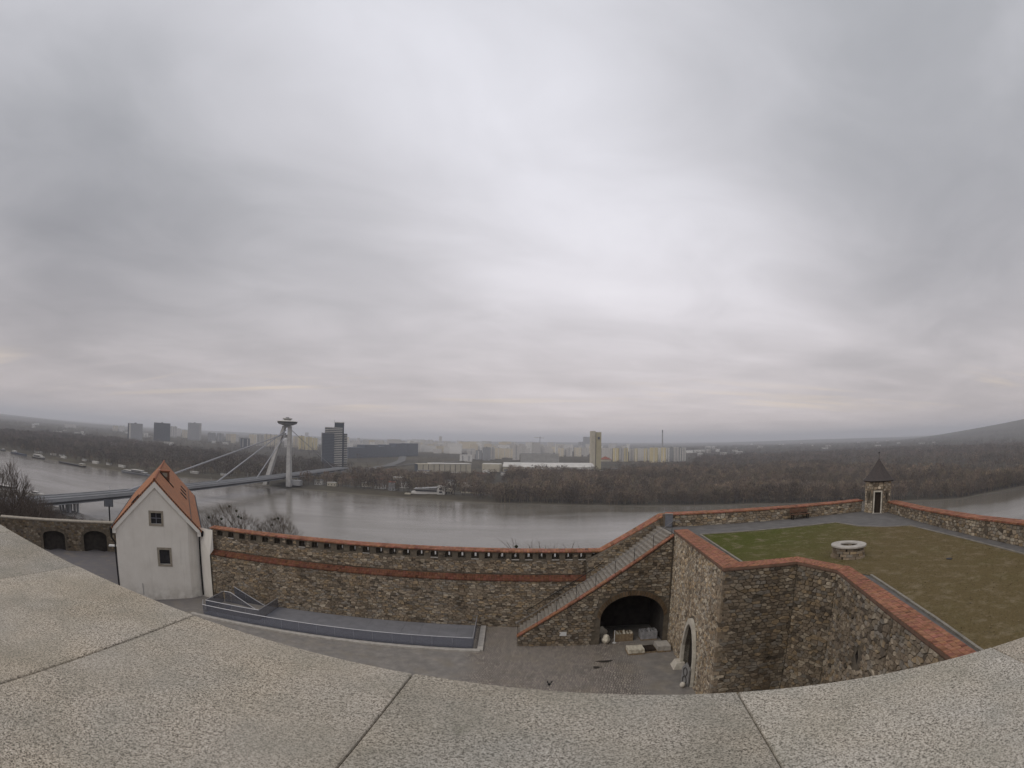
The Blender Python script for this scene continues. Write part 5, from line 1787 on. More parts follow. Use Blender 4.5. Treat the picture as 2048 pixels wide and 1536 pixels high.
BT = [(-1711, 2030, 74.7, 77.5, 'g', 'A'),
      (-1739, 2296, 91.4, 89.8, 's', 'B'),
      (-1913, 2882, 88.9, 105.9, 'g', 'C'),
      (-2354, 3256, 53.9, 76.8, 'l', ''),
      (-1747, 2828, 50.4, 52.6, 'g', ''),
      (-1767, 2970, 42.5, 51.8, 'g', ''),
      (-2161, 2676, 29.9, 26.7, 'w', ''),
      (-1176, 2207, 44.6, 42.2, 's', ''),
      (-3607, 3310, 117.0, 32.7, 'l', ''),
      (-3516, 3858, 56.1, 48.9, 'b', ''),
      (-3458, 3894, 55.8, 48.9, 'l', ''),
      (-2648, 3737, 43.8, 63.8, 'l', ''),
      (-2325, 3364, 39.0, 57.1, 'b', ''),
      (-1951, 3399, 37.0, 48.5, 'b', ''),
      (-1802, 3237, 48.9, 45.9, 'l', ''),
      (-1431, 2777, 41.0, 58.3, 'b', ''),
      (-1330, 2672, 39.1, 61.1, 'l', ''),
      (-1279, 2673, 47.1, 63.4, 'b', ''),
      (-1273, 2762, 34.1, 62.5, 'b', ''),
      (-1161, 2785, 30.9, 59.5, 'b', ''),
      (-1004, 2485, 27.4, 65.0, 'y', ''),
      (-2608, 6627, 46.3, 95.9, 'l', ''),
      (-959, 2465, 31.9, 61.8, 'y', ''),
      (-946, 2515, 22.4, 58.0, 'y', ''),
      (-888, 5188, 130.0, 62.3, 'w', ''),
      (-640, 4950, 27.0, 96.0, 'l', ''),
      (-505, 4254, 35.2, 54.8, 'b', ''),
      (-152, 1845, 42.2, 22.0, 'w', ''),
      (-152, 2094, 26.8, 32.7, 'l', ''),
      (-122, 2058, 22.6, 34.0, 'g', ''),
      (-89, 1975, 27.0, 47.0, 'g', ''),
      (-69, 2088, 17.1, 44.0, 'l', ''),
      (-49, 2154, 27.5, 43.4, 'b', ''),
      (-15, 2292, 43.9, 39.9, 'b', ''),
      (20, 2075, 24.6, 55.1, 'l', ''),
      (174, 3051, 30.7, 39.1, 'l', ''),
      (236, 2595, 26.2, 40.5, 'b', ''),
      (277, 2602, 28.7, 40.7, 'l', ''),
      (318, 2607, 33.6, 43.2, 'b', ''),
      (355, 2610, 19.3, 43.3, 'l', ''),
      (647, 5023, 50.9, 64.7, 'g', ''),
      (659, 4741, 65.6, 109.2, 'g', ''),
      (376, 2129, 41.5, 47.3, 'l', ''),
      (381, 1969, 22.0, 49.4, 'y', ''),
      (402, 1966, 16.5, 49.4, 'l', ''),
      (419, 1963, 14.7, 49.4, 'y', ''),
      (450, 2008, 18.9, 44.9, 'l', ''),
      (454, 1955, 9.2, 47.5, 'y', ''),
      (483, 1999, 22.7, 46.8, 'l', ''),
      (477, 1899, 10.8, 48.1, 'y', ''),
      (500, 1942, 9.2, 45.6, 'l', ''),
      (494, 1846, 26.4, 52.1, 'y', ''),
      (524, 1883, 9.0, 49.7, 'w', ''),
      (525, 1835, 15.8, 51.9, 'y', ''),
      (552, 1872, 10.8, 49.5, 'w', ''),
      (578, 1912, 12.9, 50.7, 'g', ''),
      (594, 1904, 18.4, 50.6, 'l', ''),
      (608, 1897, 9.2, 50.5, 'g', ''),
      (620, 1891, 12.9, 48.6, 'l', ''),
      (1172, 3260, 67.3, 15.6, 'w', ''),
      (1076, 3173, 43.3, 15.1, 'w', ''),
      (1825, 4780, 94.9, 18.4, 'w', ''),
      (1167, 3088, 30.6, 20.8, 'l', ''),
      (1313, 3299, 26.4, 19.2, 'w', ''),
      (1164, 2623, 34.8, 15.4, 'w', ''),
      (1033, 2519, 30.4, 14.7, 'l', ''),
      (854, 2369, 21.0, 15.9, 'w', '')]
lab_special = {'A': 'grey tower block with a white end stripe above the riverside park', 'B': 'broad dark slate tower block above the riverside park', 'C': 'grey tower block with pale balcony edge above the park'}
for i, (x, y, w_, h, c, l) in enumerate(BT):
    if l:
        t = block(x, y, w_, h, WC_[c], lab_special[l], None, 22, seed=i, mat=WALLSLATE if l == 'B' else FAC, name='tower_block')
        if l == 'A':
            b_ = MB().box(-w_ / 2 + 6, -w_ / 2 + 15, -0.8, -0.02, 0, h + 0.5)
            mesh_from('end_stripe', b_.v, b_.f, WALLWHITE, t, local=True)
            b_ = MB().box(-w_ / 2 - 0.5, -w_ / 2 + 5.9, -0.7, -0.02, 0, h)
            mesh_from('dark_bay', b_.v, b_.f, WALLSLATE, t, local=True)
        if l == 'C':
            for k in range(int(h // 6)):
                b_ = MB().box(w_ / 2 - 12, w_ / 2 + 0.9, -1.4, -0.02, 4 + k * 6, 6.6 + k * 6)
                mesh_from('balcony', b_.v, b_.f, WALLWHITE, t, local=True)
    elif h < 23 and c in 'wl' and y > 2300:
        block(x, y, w_, h, WC_[c], '%s flat-roofed hall on the edge of the housing estate' % LBL[c].replace('pale ', ''), '%s halls beyond the estate' % LBL[c], 30, seed=i, name='hall', extras=False)
    else:
        zone = 'left of the bridge' if x < -700 else 'near the exhibition tower'
        zone = {True: 'beyond the riverside park', False: 'behind the exhibition halls' if x < 360 else 'in the row beside the exhibition tower'}[x < -700]
        block(x, y, w_, h, WC_[c], '%s prefabricated housing block %s' % (LBL[c], zone), '%s blocks %s' % (LBL[c], zone), seed=i)

# far estate: rows of small pale blocks fading into the haze
rr = random.Random(42)
cnt = 0
pal = [('far_b', WC_['b']), ('far_l', WC_['l']), ('far_w', WC_['w']), ('far_l', WC_['l'])]
FARL = {'far_b': ('small beige housing block in the far hazy estate', 'far beige estate blocks'), 'far_l': ('small pale grey housing block in the far hazy estate', 'far pale grey estate blocks'), 'far_w': ('small white housing block in the far hazy estate', 'far white estate blocks')}
while cnt < 300:
    d_ = rr.triangular(2550, 6400, 2850)
    a_ = math.radians(rr.triangular(-31, 12.5, -5))
    if a_ < math.radians(-20) and rr.random() < 0.5 or (a_ < math.radians(-8) and d_ < 2900):
        continue
    k, c = rr.choice(pal)
    bw_, bh_ = rr.choice((rr.uniform(15, 34), rr.uniform(20, 48), rr.uniform(40, 80))), rr.choice((24, 30, 36, 36, 40, 48, 60)) * rr.uniform(0.9, 1.1)
    deg = math.degrees(a_)
    near = 'beyond the leaning pylon' if deg < -20 else 'behind the dark office complex' if deg < -9 else 'above the cream halls' if deg < 0 else 'behind the long grey office'
    form = ('tall narrow' if bw_ < 30 else 'tall wide') if bh_ > 45 else ('long low' if bw_ > 38 else 'short low') if bh_ < 30 else ('long' if bw_ > 38 else 'compact')
    cn = {'far_b': 'beige', 'far_l': 'pale grey', 'far_w': 'white'}[k]
    lb_ = '%s %s housing block in the far hazy estate %s' % (form, cn, near)
    block(d_ * math.sin(a_), d_ * math.cos(a_), bw_, bh_, c, lb_, lb_.replace('block', 'blocks'), seed=1000 + cnt, extras=False, name='far_block')
    cnt += 1
for i in range(46):
    d_ = rr.uniform(1500, 5200)
    a_ = math.radians(rr.uniform(-52, -26) if i < 22 else rr.uniform(20, 46))
    if a_ > 0:
        d_ = rr.uniform(3600, 8200)
    bw_, bh_, deg = rr.uniform(14, 55), rr.uniform(7, 15), math.degrees(a_)
    wh = ('among the park trees beyond the barges' if deg < -45 else 'among the park trees near the tower blocks' if deg < -35 else 'behind the park close to the bridge') if deg < 0 else ('at the forest edge past the yellow housing row' if deg < 29 else 'in the far forest above the terrace stairs' if deg < 37 else 'in the far forest near the turret')
    lb_ = '%s white house far off %s' % (('long' if bw_ > 34 else 'tiny') + (' two-storey' if bh_ > 11 else ' low'), wh)
    block(d_ * math.sin(a_), d_ * math.cos(a_), bw_, bh_, WC_['w'], lb_, lb_.replace('house', 'houses', 1), seed=2000 + i, extras=False, name='far_house', dep=10)

# ---- glazed tower
tw = thing('office_tower', 'tall office tower with a dark glazed slab and white banded floors', 'building', (-400, 1190, 4.6))
a_ = math.atan2(-400, 1190)
UX = np.array((math.cos(a_), -math.sin(a_), 0))
UY = np.array((math.sin(a_), math.cos(a_), 0))
TO = np.array((-398.0, 1185.0, 4.6))
O_ = lambda u_, v_, z_: TO + UX * u_ + UY * v_ + np.array((0, 0, z_))
bx_ = lambda m_, u0_, u1_, v0_, v1_, z0_, z1_: m_.hexa([O_(u0_, v0_, z0_), O_(u1_, v0_, z0_), O_(u1_, v1_, z0_), O_(u0_, v1_, z0_), O_(u0_, v0_, z1_), O_(u1_, v0_, z1_), O_(u1_, v1_, z1_), O_(u0_, v1_, z1_)])
w1 = bx_(MB(), -29, 0, -6, 14, 0, 80).build('glazed_slab', FAC2, tw)
w1.color = (0.10, 0.115, 0.14, 1)
bx_(MB(), -29.6, -27.6, -6.4, 14.4, 0, 80.6).build('edge_wall', WALLGREY, tw)
bx_(MB(), 0.02, 22, -3, 16, 0, 104).build('core', WALLSLATE, tw)
bx_(MB(), 22.01, 30, 0, 16, 0, 80).build('side_wing', WALLSLATE, tw)
bx_(MB(), -22, 0, 2, 15, 80.02, 93.5).build('upper_wing', WALLSLATE, tw)
for k in range(26):
    z = 3.2 + k * 4.0
    if z < 94:
        bx_(MB(), 0.0 if z < 78 else -21.5 if z < 93 else 0.0, 18.6 if z < 93 else 21.5, -4.0 if z < 78 else 0.9 - 4.0 if False else -4.0, -3.01, z, z + 1.55).build('floor_band', WALLWHITE, tw)
    if z < 78:
        bx_(MB(), 22.4, 30.6, -1.0, -0.02, z + 0.4, z + 1.9).build('floor_band', WALLWHITE, tw)
    if 79 < z < 93:
        bx_(MB(), -22.4, -0.1, 1.0, 1.98, z, z + 1.5).build('floor_band', WALLWHITE, tw)
bx_(MB(), -1, 22.6, -3.6, 16.6, 104.02, 105.6).build('roof', WALLWHITE, tw)
bx_(MB(), -0.4, 0.1, -3.6, -3.2, 105.6, 110).build('mast', GREYSTEEL, tw)

# ---- stepped dark office complex
cx = thing('office_complex', 'long dark slate office complex with stepped block tops beside the tower', 'building', (-480, 1950, 4.6))
pA, pB = np.array((-540.0, 1760.0)), np.array((-392.0, 2290.0))
def seg(t0, t1, h, mat, nm, dd=34):
    u_ = (pB - pA) / np.linalg.norm(pB - pA)
    L = np.linalg.norm(pB - pA)
    n_v = np.array((-u_[1], u_[0]))
    a, b = pA + u_ * L * t0, pA + u_ * L * t1
    V = [(*a, 4.6), (*b, 4.6), (*(b + n_v * dd), 4.6), (*(a + n_v * dd), 4.6), (*a, 4.6 + h), (*b, 4.6 + h), (*(b + n_v * dd), 4.6 + h), (*(a + n_v * dd), 4.6 + h)]
    o = MB().hexa(V).build(nm, mat, cx)
    o.color = (0.13, 0.15, 0.19, 1)
for t0, t1, h in ((0, .20, 37), (.202, .38, 46), (.382, .47, 40), (.472, .56, 47), (.562, .64, 41), (.642, .78, 52), (.782, .83, 44), (.832, 1.0, 53)):
    seg(t0, t1, h, FAC2, 'wing')

# ---- exhibition tower and halls
et = thing('exhibition_tower', 'slender pale yellow twin-slab exhibition tower', 'building', (205, 1315, 4.6))
o = MB().box(193, 203, 1307, 1335, 4.6, 104).build('tall_slab', WALLBEIGE, et)
o = MB().box(204.6, 217.5, 1309, 1335, 4.6, 100.5).build('second_slab', pm('slab_olive', (0.42, 0.375, 0.25), (0.36, 0.32, 0.21), 0.1, 0.9), et)
MB().box(203.01, 204.59, 1311, 1334, 4.6, 98).build('dark_joint', WALLSLATE, et)
MB().box(208.5, 213.5, 1307.9, 1308.98, 84, 90).build('sign_panel', WALLSLATE, et)
MB().box(204.6, 217.5, 1309, 1335, 100.52, 102).build('roof', WALLWHITE, et)
h1 = thing('exhibition_hall', 'long cream exhibition hall divided by dark vertical joints', 'building', (-145, 1200, 4.6))
pa, pb = np.array((-201.0, 1172.0)), np.array((-88.0, 1222.0))
u_ = (pb - pa) / np.linalg.norm(pb - pa)
nv = np.array((-u_[1], u_[0]))
L = np.linalg.norm(pb - pa)
for i in range(10):
    a, b = pa + u_ * L * (i + 0.06) / 10, pa + u_ * L * (i + 0.94) / 10
    MB().hexa([(*a, 4.6), (*b, 4.6), (*(b + nv * 30), 4.6), (*(a + nv * 30), 4.6), (*a, 24.2), (*b, 24.2), (*(b + nv * 30), 24.2), (*(a + nv * 30), 24.2)]).build('wall_bay', WALLBEIGE, h1)
a, b = pa + nv * 1.5, pb + nv * 1.5
MB().hexa([(*a, 4.6), (*b, 4.6), (*(b + nv * 27), 4.6), (*(a + nv * 27), 4.6), (*a, 23.6), (*b, 23.6), (*(b + nv * 27), 23.6), (*(a + nv * 27), 23.6)]).build('joint_wall', WALLSLATE, h1)
a, b = pa - nv * 0.5 + u_ * 30, pb - nv * 0.5
MB().hexa([(*a, 24.22), (*b, 24.22), (*(b + nv * 32), 24.22), (*(a + nv * 32), 24.22), (*a, 25.8), (*b, 25.8), (*(b + nv * 32), 25.8), (*(a + nv * 32), 25.8)]).build('roof', WALLWHITE, h1)
h2 = thing('exhibition_hall', 'angular cream exhibition hall with chamfered corners', 'building', (-40, 1255, 4.6))
MB().prism([(-66, 1262), (-60, 1250), (-26, 1246), (-20, 1258), (-20, 1290), (-66, 1290)], 6.5, 24).build('wall', WALLBEIGE, h2)
MB().prism([(-64, 1264), (-58, 1252), (-28, 1249), (-22, 1260), (-22, 1288), (-64, 1288)], 24.02, 25.2).build('roof', WALLWHITE, h2)
MB().lathe((-55, 1225), [(9, 4.6), (9, 7), (7, 10), (3.5, 12), (0.3, 12.6)], 14).build('dome_pavilion', WALLWHITE, h2)
h3 = thing('exhibition_hall', 'very long low white-roofed exhibition hall beside the pale tower', 'building', (85, 1260, 4.6))
MB().box(-18, 192, 1252, 1300, 4.6, 19).build('wall', WALLBEIGE, h3)
MB().box(-15, 192, 1248.5, 1251.98, 9.5, 13.5).build('window_band', ROOFGREY, h3)
MB().box(0, 190, 1247, 1251.9, 14.5, 17.5).build('cornice', WALLWHITE, h3)
MB().hexa([(-19, 1250, 19.02), (193, 1250, 19.02), (193, 1302, 19.02), (-19, 1302, 19.02), (-17, 1262, 26.5), (191, 1262, 26.5), (191, 1300, 27.5), (-17, 1300, 27.5)]).build('roof', WALLWHITE, h3)
h4 = thing('entrance_hall', 'low dark-topped building at the foot of the pale tower', 'building', (235, 1285, 4.6))
MB().box(219, 262, 1270, 1296, 4.6, 13).build('wall', WALLBEIGE, h4)
MB().prism([(218, 1269), (263, 1269), (263, 1297), (218, 1297)], 13.02, lambda x, y: 14 + max(0, 5 - abs(x - 244) * 0.4)).build('roof', WALLSLATE, h4)
MB().box(205, 218, 1266, 1272, 4.6, 11).build('porch', WALLWHITE, h4)
# ---- long office with floor lines, unfinished block and crane
of = thing('long_office', 'long grey office building with many horizontal floor lines', 'building', (92, 1785, 4.6))
MB().box(32, 155, 1774, 1792, 4.6, 36.5).build('wall', WALLGREY, of)
for k in range(8):
    MB().box(31, 156, 1772.4, 1773.98, 6.4 + k * 3.9, 8.1 + k * 3.9).build('floor_band', WALLWHITE, of)
MB().box(31, 156, 1772, 1793, 36.52, 37.6).build('roof', WALLGREY, of)
uf = thing('unfinished_block', 'dark concrete shell of a block under construction', 'building', (120, 3030, 4.6))
for k in range(10):
    MB().box(84 + (k > 7) * 8, 156 - (k > 8) * 6, 3015, 3040, 5 + k * 5.6, 6.2 + k * 5.6).build('floor_slab', pm('raw_concrete', (0.17, 0.165, 0.16), (0.13, 0.125, 0.12), 0.05, 0.9), uf)
for k in range(7):
    MB().box(86 + k * 11, 90 + k * 11, 3018, 3036, 4.6, 56).build('column', pm('raw_concrete2', (0.11, 0.105, 0.10), None, 0.05, 0.9), uf)
cr = thing('tower_crane', 'tower crane rising beside the unfinished block', 'crane', (160, 3046, 4.6))
MB().box(158.6, 161.4, 3044.6, 3047.4, 4.6, 101).build('mast', GREYSTEEL, cr)
MB().hexa([(128, 3044, 96), (184, 3050, 93), (184, 3052, 93), (128, 3046, 96), (128, 3044, 98.4), (184, 3050, 95.5), (184, 3052, 95.5), (128, 3046, 98.4)]).build('jib', WALLWHITE, cr)
MB().tube((160, 3046, 101), (160, 3046, 108), 0.7, 0.3, 5).build('apex', GREYSTEEL, cr)
ch = thing('chimney', 'tall thin factory chimney standing behind the yellow housing row', 'chimney', (859, 3023, 4.6))
MB().lathe((859, 3023), [(5.2, 4.6), (3.6, 90), (3.3, 128)], 12).build('shaft', WALLGREY, ch)
MB().lathe((859, 3023), [(3.5, 128.02), (3.3, 142), (2.6, 142.1)], 12).build('dark_top', WALLSLATE, ch)
rd = thing('red_hall', 'low building with a red tent-like roof beside the pale tower', 'building', (345, 1985, 4.6))
MB().box(326, 366, 1978, 1998, 4.6, 12).build('wall', WALLBEIGE, rd)
MB().prism([(325, 1977), (367, 1977), (367, 1999), (325, 1999)], 12.02, lambda x, y: 13).add([(325, 1977, 13.02), (367, 1977, 13.02), (367, 1999, 13.02), (325, 1999, 13.02), (346, 1988, 24)], [(0, 1, 4), (1, 2, 4), (2, 3, 4), (3, 0, 4)]).build('roof', ROOFRED, rd)

# ---- riverside clubs and small houses
rs = thing('river_restaurant', 'white stepped riverside restaurant with a long sloping roof', 'building', (-112, 739, 4.6))
MB().box(-134, -98, 731, 745, 4.4, 7.4).build('lower_wall', WALLWHITE, rs)
MB().box(-128, -99, 730.2, 730.98, 8.3, 10.2).build('window_band', PANE, rs)
MB().box(-128, -98, 731.4, 744, 7.42, 11.2).build('upper_wall', WALLWHITE, rs)
MB().hexa([(-130, 729, 11.3), (-97, 729, 13.2), (-97, 746, 13.2), (-130, 746, 11.3), (-130, 729, 11.9), (-97, 729, 14.8), (-97, 746, 14.8), (-130, 746, 11.9)]).build('roof', pm('pale_roof', (0.50, 0.50, 0.51), (0.42, 0.42, 0.43), 0.1, 0.8), rs)
MB().box(-97.9, -88, 729, 745, 4.6, 16).build('tower', WALLWHITE, rs)
for z in (7, 11.5):
    MB().box(-95.5, -91.5, 728.3, 728.98, z, z + 2).build('window', PANE, rs)
MB().box(-87.9, -78, 735, 749, 4.6, 12).build('annex', WALLBEIGE, rs)
for k in range(3):
    MB().box(-86.5 + k * 3, -84.8 + k * 3, 734.2, 734.98, 5.5, 8.5).build('window', PANE, rs)
rt = MB().box(-142, -134.1, 725, 732, 3.5, 5.2).build('landing_stage', WALLBEIGE, rs)
bhs = thing('boathouse', 'dark boathouse with a flat white roof at the edge of the wood', 'building', (-50, 768, 4.6))
MB().box(-66, -40, 762, 776, 4.6, 13).build('wall', WALLSLATE, bhs)
MB().box(-68, -42, 759, 778, 13.02, 15.4).build('roof', WALLWHITE, bhs)
MB().box(-68, -38, 757, 761.98, 4.6, 6.6).build('terrace_wall', WALLBEIGE, bhs)
hl = ['white', 'cream', 'grey']
for i, (x, y, w_, h) in enumerate([(-286, 775, 12, 7), (-262, 770, 14, 5), (-250, 850, 16, 8), (-240, 862, 11, 7), (-214, 790, 13, 6), (-205, 830, 16, 9), (-188, 770, 15, 6), (-180, 860, 14, 11), (-166, 752, 9, 12), (-158, 800, 13, 8), (-150, 870, 18, 6), (-120, 840, 16, 7), (-95, 880, 20, 7), (-70, 850, 14, 6), (-230, 960, 18, 8), (-200, 1010, 22, 8), (-160, 1040, 20, 7), (-240, 1090, 24, 9), (-180, 1120, 26, 8), (-110, 1090, 20, 7), (-60, 1110, 22, 6), (-10, 1160, 22, 6), (30, 1190, 26, 6), (80, 1215, 24, 7)]):
    c = hl[i % 3]
    mm = (WALLWHITE, WALLBEIGE, WALLGREY)[i % 3]
    t = thing('riverside_house', 'small %s house among the bare trees behind the far bank' % c, 'house', (x, y, 4.8), 'small %s houses on the far bank' % c)
    MB().box(x - w_ / 2, x + w_ / 2, y, y + w_ * 0.7, 4.6, 4.8 + h).build('wall', mm, t)
    MB().prism([(x - w_ / 2 - 0.5, y - 0.5), (x + w_ / 2 + 0.5, y - 0.5), (x + w_ / 2 + 0.5, y + w_ * 0.7 + 0.5), (x - w_ / 2 - 0.5, y + w_ * 0.7 + 0.5)], 4.8 + h + 0.02, 5.7 + h).build('roof', (ROOFGREY, ROOFRED, WALLWHITE)[(i * 5) % 3], t)
    for k in range(max(2, int(w_ // 4))):
        xx = x - w_ / 2 + (k + 0.5) * w_ / max(2, int(w_ // 4))
        MB().box(xx - 0.7, xx + 0.7, y - 0.12, y - 0.02, 6.3, 8.0).build('window', PANE, t)
# billboard over the arcade wall
bb = thing('billboard', 'dark billboard on one post beyond the arcade wall', 'billboard', (-103, 109, 40))
q0 = np.array((-103.0, 109.0))
ub = np.array((0.72, 0.69))
MB().tube((-102.4, 109.5, 20), (-102.4, 109.5, 58.9), 0.22, n=8).build('post', IRON, bb)
MB().hexa([(*(q0 + ub * a + np.array((0.69, -0.72)) * b), z) for z in (58.3, 60.1) for a, b in ((-0.6, 0), (1.9, 0), (1.9, 0.25), (-0.6, 0.25))]).build('panel', GREYSTEEL, bb)
MB().hexa([(*(q0 + ub * a + np.array((0.69, -0.72)) * b), z) for z in (58.2, 60.2) for a, b in ((-0.7, -0.06), (2.0, -0.06), (2.0, -0.005), (-0.7, -0.005))]).build('frame', IRON, bb)


# ================================================================== TREES
def unit_tree(K, rr, tall=1.0):
    """slender twig slivers filling a unit crown (height 1, radius about .3)"""
    T_ = []
    for _ in range(K):
        z = 0.22 + 0.72 * rr.random() ** 0.8
        rmax = 0.30 * math.sin(math.pi * min(1, max(0.04, (z - 0.12) / 0.92)) ** 0.8) + 0.03
        a = rr.random() * 6.283
        r = rmax * math.sqrt(rr.random())
        b = np.array((r * math.cos(a), r * math.sin(a), z))
        dv = np.array((math.cos(a) * 0.55 + rr.gauss(0, .3), math.sin(a) * 0.55 + rr.gauss(0, .3), 0.9))
        dv /= np.linalg.norm(dv)
        ln = rr.uniform(0.08, 0.22)
        sd_ = np.cross(dv, (rr.gauss(0, 1), rr.gauss(0, 1), rr.gauss(0, 1)))
        sd_ /= np.linalg.norm(sd_) + 1e-9
        wd = rr.uniform(0.010, 0.028)
        T_ += [b - sd_ * wd, b + sd_ * wd, b + dv * ln]
    for _ in range(2):
        a = rr.random() * 3.14
        s_ = np.array((math.cos(a), math.sin(a), 0)) * 0.018
        T_ += [-s_, s_, np.array((0, 0, 0.75))]
    return np.array(T_)


def stand(x, y):
    """slow change from one stand of trees to the next, 0..1"""
    s_ = np.sin(x * 0.021 + 1.3 * np.sin(y * 0.013)) + np.sin(y * 0.027 + 1.7 * np.sin(x * 0.009 + 2)) + 0.8 * np.sin((x + y) * 0.047 + 2 * np.sin(y * 0.02))
    return np.clip(0.5 + s_ / 5.0, 0, 1)


def wood(name, pts, hs, K, label, cols, nvar=14, seed=1, fat=1.0):
    rr = random.Random(seed)
    tm = [unit_tree(K, rr) for _ in range(nvar)]
    pts = np.asarray(pts)
    n = len(pts)
    var = NP.integers(0, nvar, n)
    ang = NP.uniform(0, 6.283, n)
    VV, CC = [], []
    base = np.array(cols)
    for k in range(nvar):
        s_ = np.where(var == k)[0]
        if len(s_) == 0:
            continue
        t = tm[k]
        c, s2 = np.cos(ang[s_])[:, None], np.sin(ang[s_])[:, None]
        lf = stand(pts[s_, 0], pts[s_, 1])[:, None]
        h = hs[s_][:, None] * (0.72 + 0.56 * lf)
        wdt = h * NP.uniform(0.8, 1.35, (len(s_), 1)) * fat
        X = (t[None, :, 0] * c - t[None, :, 1] * s2) * wdt + pts[s_, 0][:, None]
        Y = (t[None, :, 0] * s2 + t[None, :, 1] * c) * wdt + pts[s_, 1][:, None]
        Z = t[None, :, 2] * h + pts[s_, 2][:, None]
        VV.append(np.stack([X, Y, Z], -1).reshape(-1, 3))
        cc = base[NP.integers(0, len(base), len(s_))] * NP.uniform(0.6, 1.45, (len(s_), 1)) * (0.62 + 0.76 * stand(pts[s_, 0] + 900, pts[s_, 1] * 1.3 - 400))[:, None]
        CC.append(np.repeat(cc, t.shape[0], 0))
    V = np.vstack(VV).astype(np.float32)
    C = np.vstack(CC).astype(np.float32)
    nt_ = len(V) // 3
    me = bpy.data.meshes.new(name)
    me.vertices.add(len(V))
    me.vertices.foreach_set('co', V.ravel())
    me.loops.add(nt_ * 3)
    me.loops.foreach_set('vertex_index', np.arange(nt_ * 3, dtype=np.int32))
    me.polygons.add(nt_)
    me.polygons.foreach_set('loop_start', np.arange(0, nt_ * 3, 3, dtype=np.int32))
    me.polygons.foreach_set('loop_total', np.full(nt_, 3, dtype=np.int32))
    ca = me.color_attributes.new('Col', 'FLOAT_COLOR', 'POINT')
    ca.data.foreach_set('color', np.hstack([C, np.ones((len(C), 1), np.float32)]).ravel())
    me.update()
    me.materials.append(TWIG)
    o = bpy.data.objects.new(name, me)
    COL.objects.link(o)
    return tag(o, label, 'wood', None, 'stuff')


BROWN = [(0.195, 0.148, 0.112), (0.148, 0.117, 0.093), (0.225, 0.172, 0.122), (0.115, 0.095, 0.080), (0.175, 0.148, 0.102)]
DARK = [(0.118, 0.097, 0.086), (0.088, 0.076, 0.070), (0.145, 0.116, 0.095), (0.108, 0.098, 0.075)]


def scatter(n, fn, ok):
    out = []
    while len(out) < n:
        x, y = fn(6000)
        m = ok(x, y)
        out += list(zip(x[m], y[m]))
    return np.array(out[:n])


bank = lambda x: itp(FAR, x)
chan_ok = lambda x, y: ~((x > 150) & (x < 800) & (np.abs(y - itp(CHAN, x)) < 16))


def lim_r(x):
    return np.interp(x, [-80, -20, 0, 200, 250, 300, 480, 560, 700, 900], [770, 800, 1205, 1228, 1262, 1500, 1560, 1640, 1950, 2600])


def with_z(p):
    return np.column_stack([p, ground_z(p[:, 0], p[:, 1]) - 0.2])


# riverside wood on the right bank
p = scatter(6400, lambda n: (NP.uniform(-60, 800, n), NP.uniform(440, 1250, n)), lambda x, y: (y > bank(x) + 7) & (y < lim_r(x) - 8) & chan_ok(x, y))
p = np.vstack([p, scatter(900, lambda n: (NP.uniform(-20, 760, n), NP.uniform(440, 700, n)), lambda x, y: (y > bank(x) + 4) & (y < bank(x) + 22))])
wood('riverside_wood', with_z(p), NP.uniform(9, 20, len(p)), 62, 'brown leafless riverside wood along the far bank', BROWN, seed=2)
p = scatter(7500, lambda n: (NP.uniform(200, 2100, n), NP.uniform(450, 2300, n)), lambda x, y: (y > bank(x) + 8) & (y < lim_r(x)) & ((x > 800) | (y > 1250)) & (np.arctan2(x, y) > 0.16))
wood('western_wood', with_z(p), NP.uniform(12, 20, len(p)), 34, 'wide brown-grey winter forest behind the turret', DARK + BROWN[:2], seed=3, fat=1.25)
def polar(n, r0, r1, a0, a1):
    r = np.sqrt(NP.uniform(r0 * r0, r1 * r1, n))
    a = np.radians(NP.uniform(a0, a1, n))
    return r * np.sin(a), r * np.cos(a)
p = scatter(8000, lambda n: polar(n, 2100, 6200, 15, 64), lambda x, y: (y > bank(x) + 10) & (np.degrees(np.arctan2(x, y)) > 17 + 3 * np.sin(y / 400)) )
wood('far_forest', with_z(p), NP.uniform(13, 22, len(p)), 13, 'far blue-grey forest fading towards the hills', DARK, seed=4, fat=2.6)
# park on the left bank
p = scatter(8600, lambda n: (NP.uniform(-1900, -362, n), NP.uniform(700, 1750, n)), lambda x, y: (y > bank(x) + 26) & (y < 1080 - x * 0.42) & (x < ax(y) - 22))
wood('riverside_park', with_z(p), NP.uniform(11, 20, len(p)), 44, 'dark leafless park trees on the far bank left of the bridge', DARK, seed=5, fat=1.15)
p = scatter(6500, lambda n: polar(n, 1700, 6000, -62, -16), lambda x, y: (y > bank(x) + 20) & (np.hypot(x, y) > 1650))
wood('far_parkland', with_z(p), NP.uniform(10, 18, len(p)), 13, 'far dark belt of trees and gardens beyond the park', DARK, seed=6, fat=2.4)
p = scatter(2600, lambda n: polar(n, 1320, 5200, -16, 17), lambda x, y: (np.abs(x - np.interp(y, [1040, 1420, 2100], [-330, -318, -420])) > 30))
wood('estate_trees', with_z(p), NP.uniform(8, 14, len(p)), 14, 'scattered bare trees and shrubs between the housing blocks', DARK + BROWN, seed=7, fat=1.6)
p = scatter(1150, lambda n: (NP.uniform(-312, -30, n), NP.uniform(730, 1180, n)), lambda x, y: (y > bank(x) + 24) & ((y > 800) | (NP.random(len(x)) < 0.3)) & (y < 1120 + x * 0.2))
wood('bank_thicket', with_z(p), NP.uniform(7, 17, len(p)), 60, 'brown thickets between the small houses on the far bank', BROWN, seed=8)
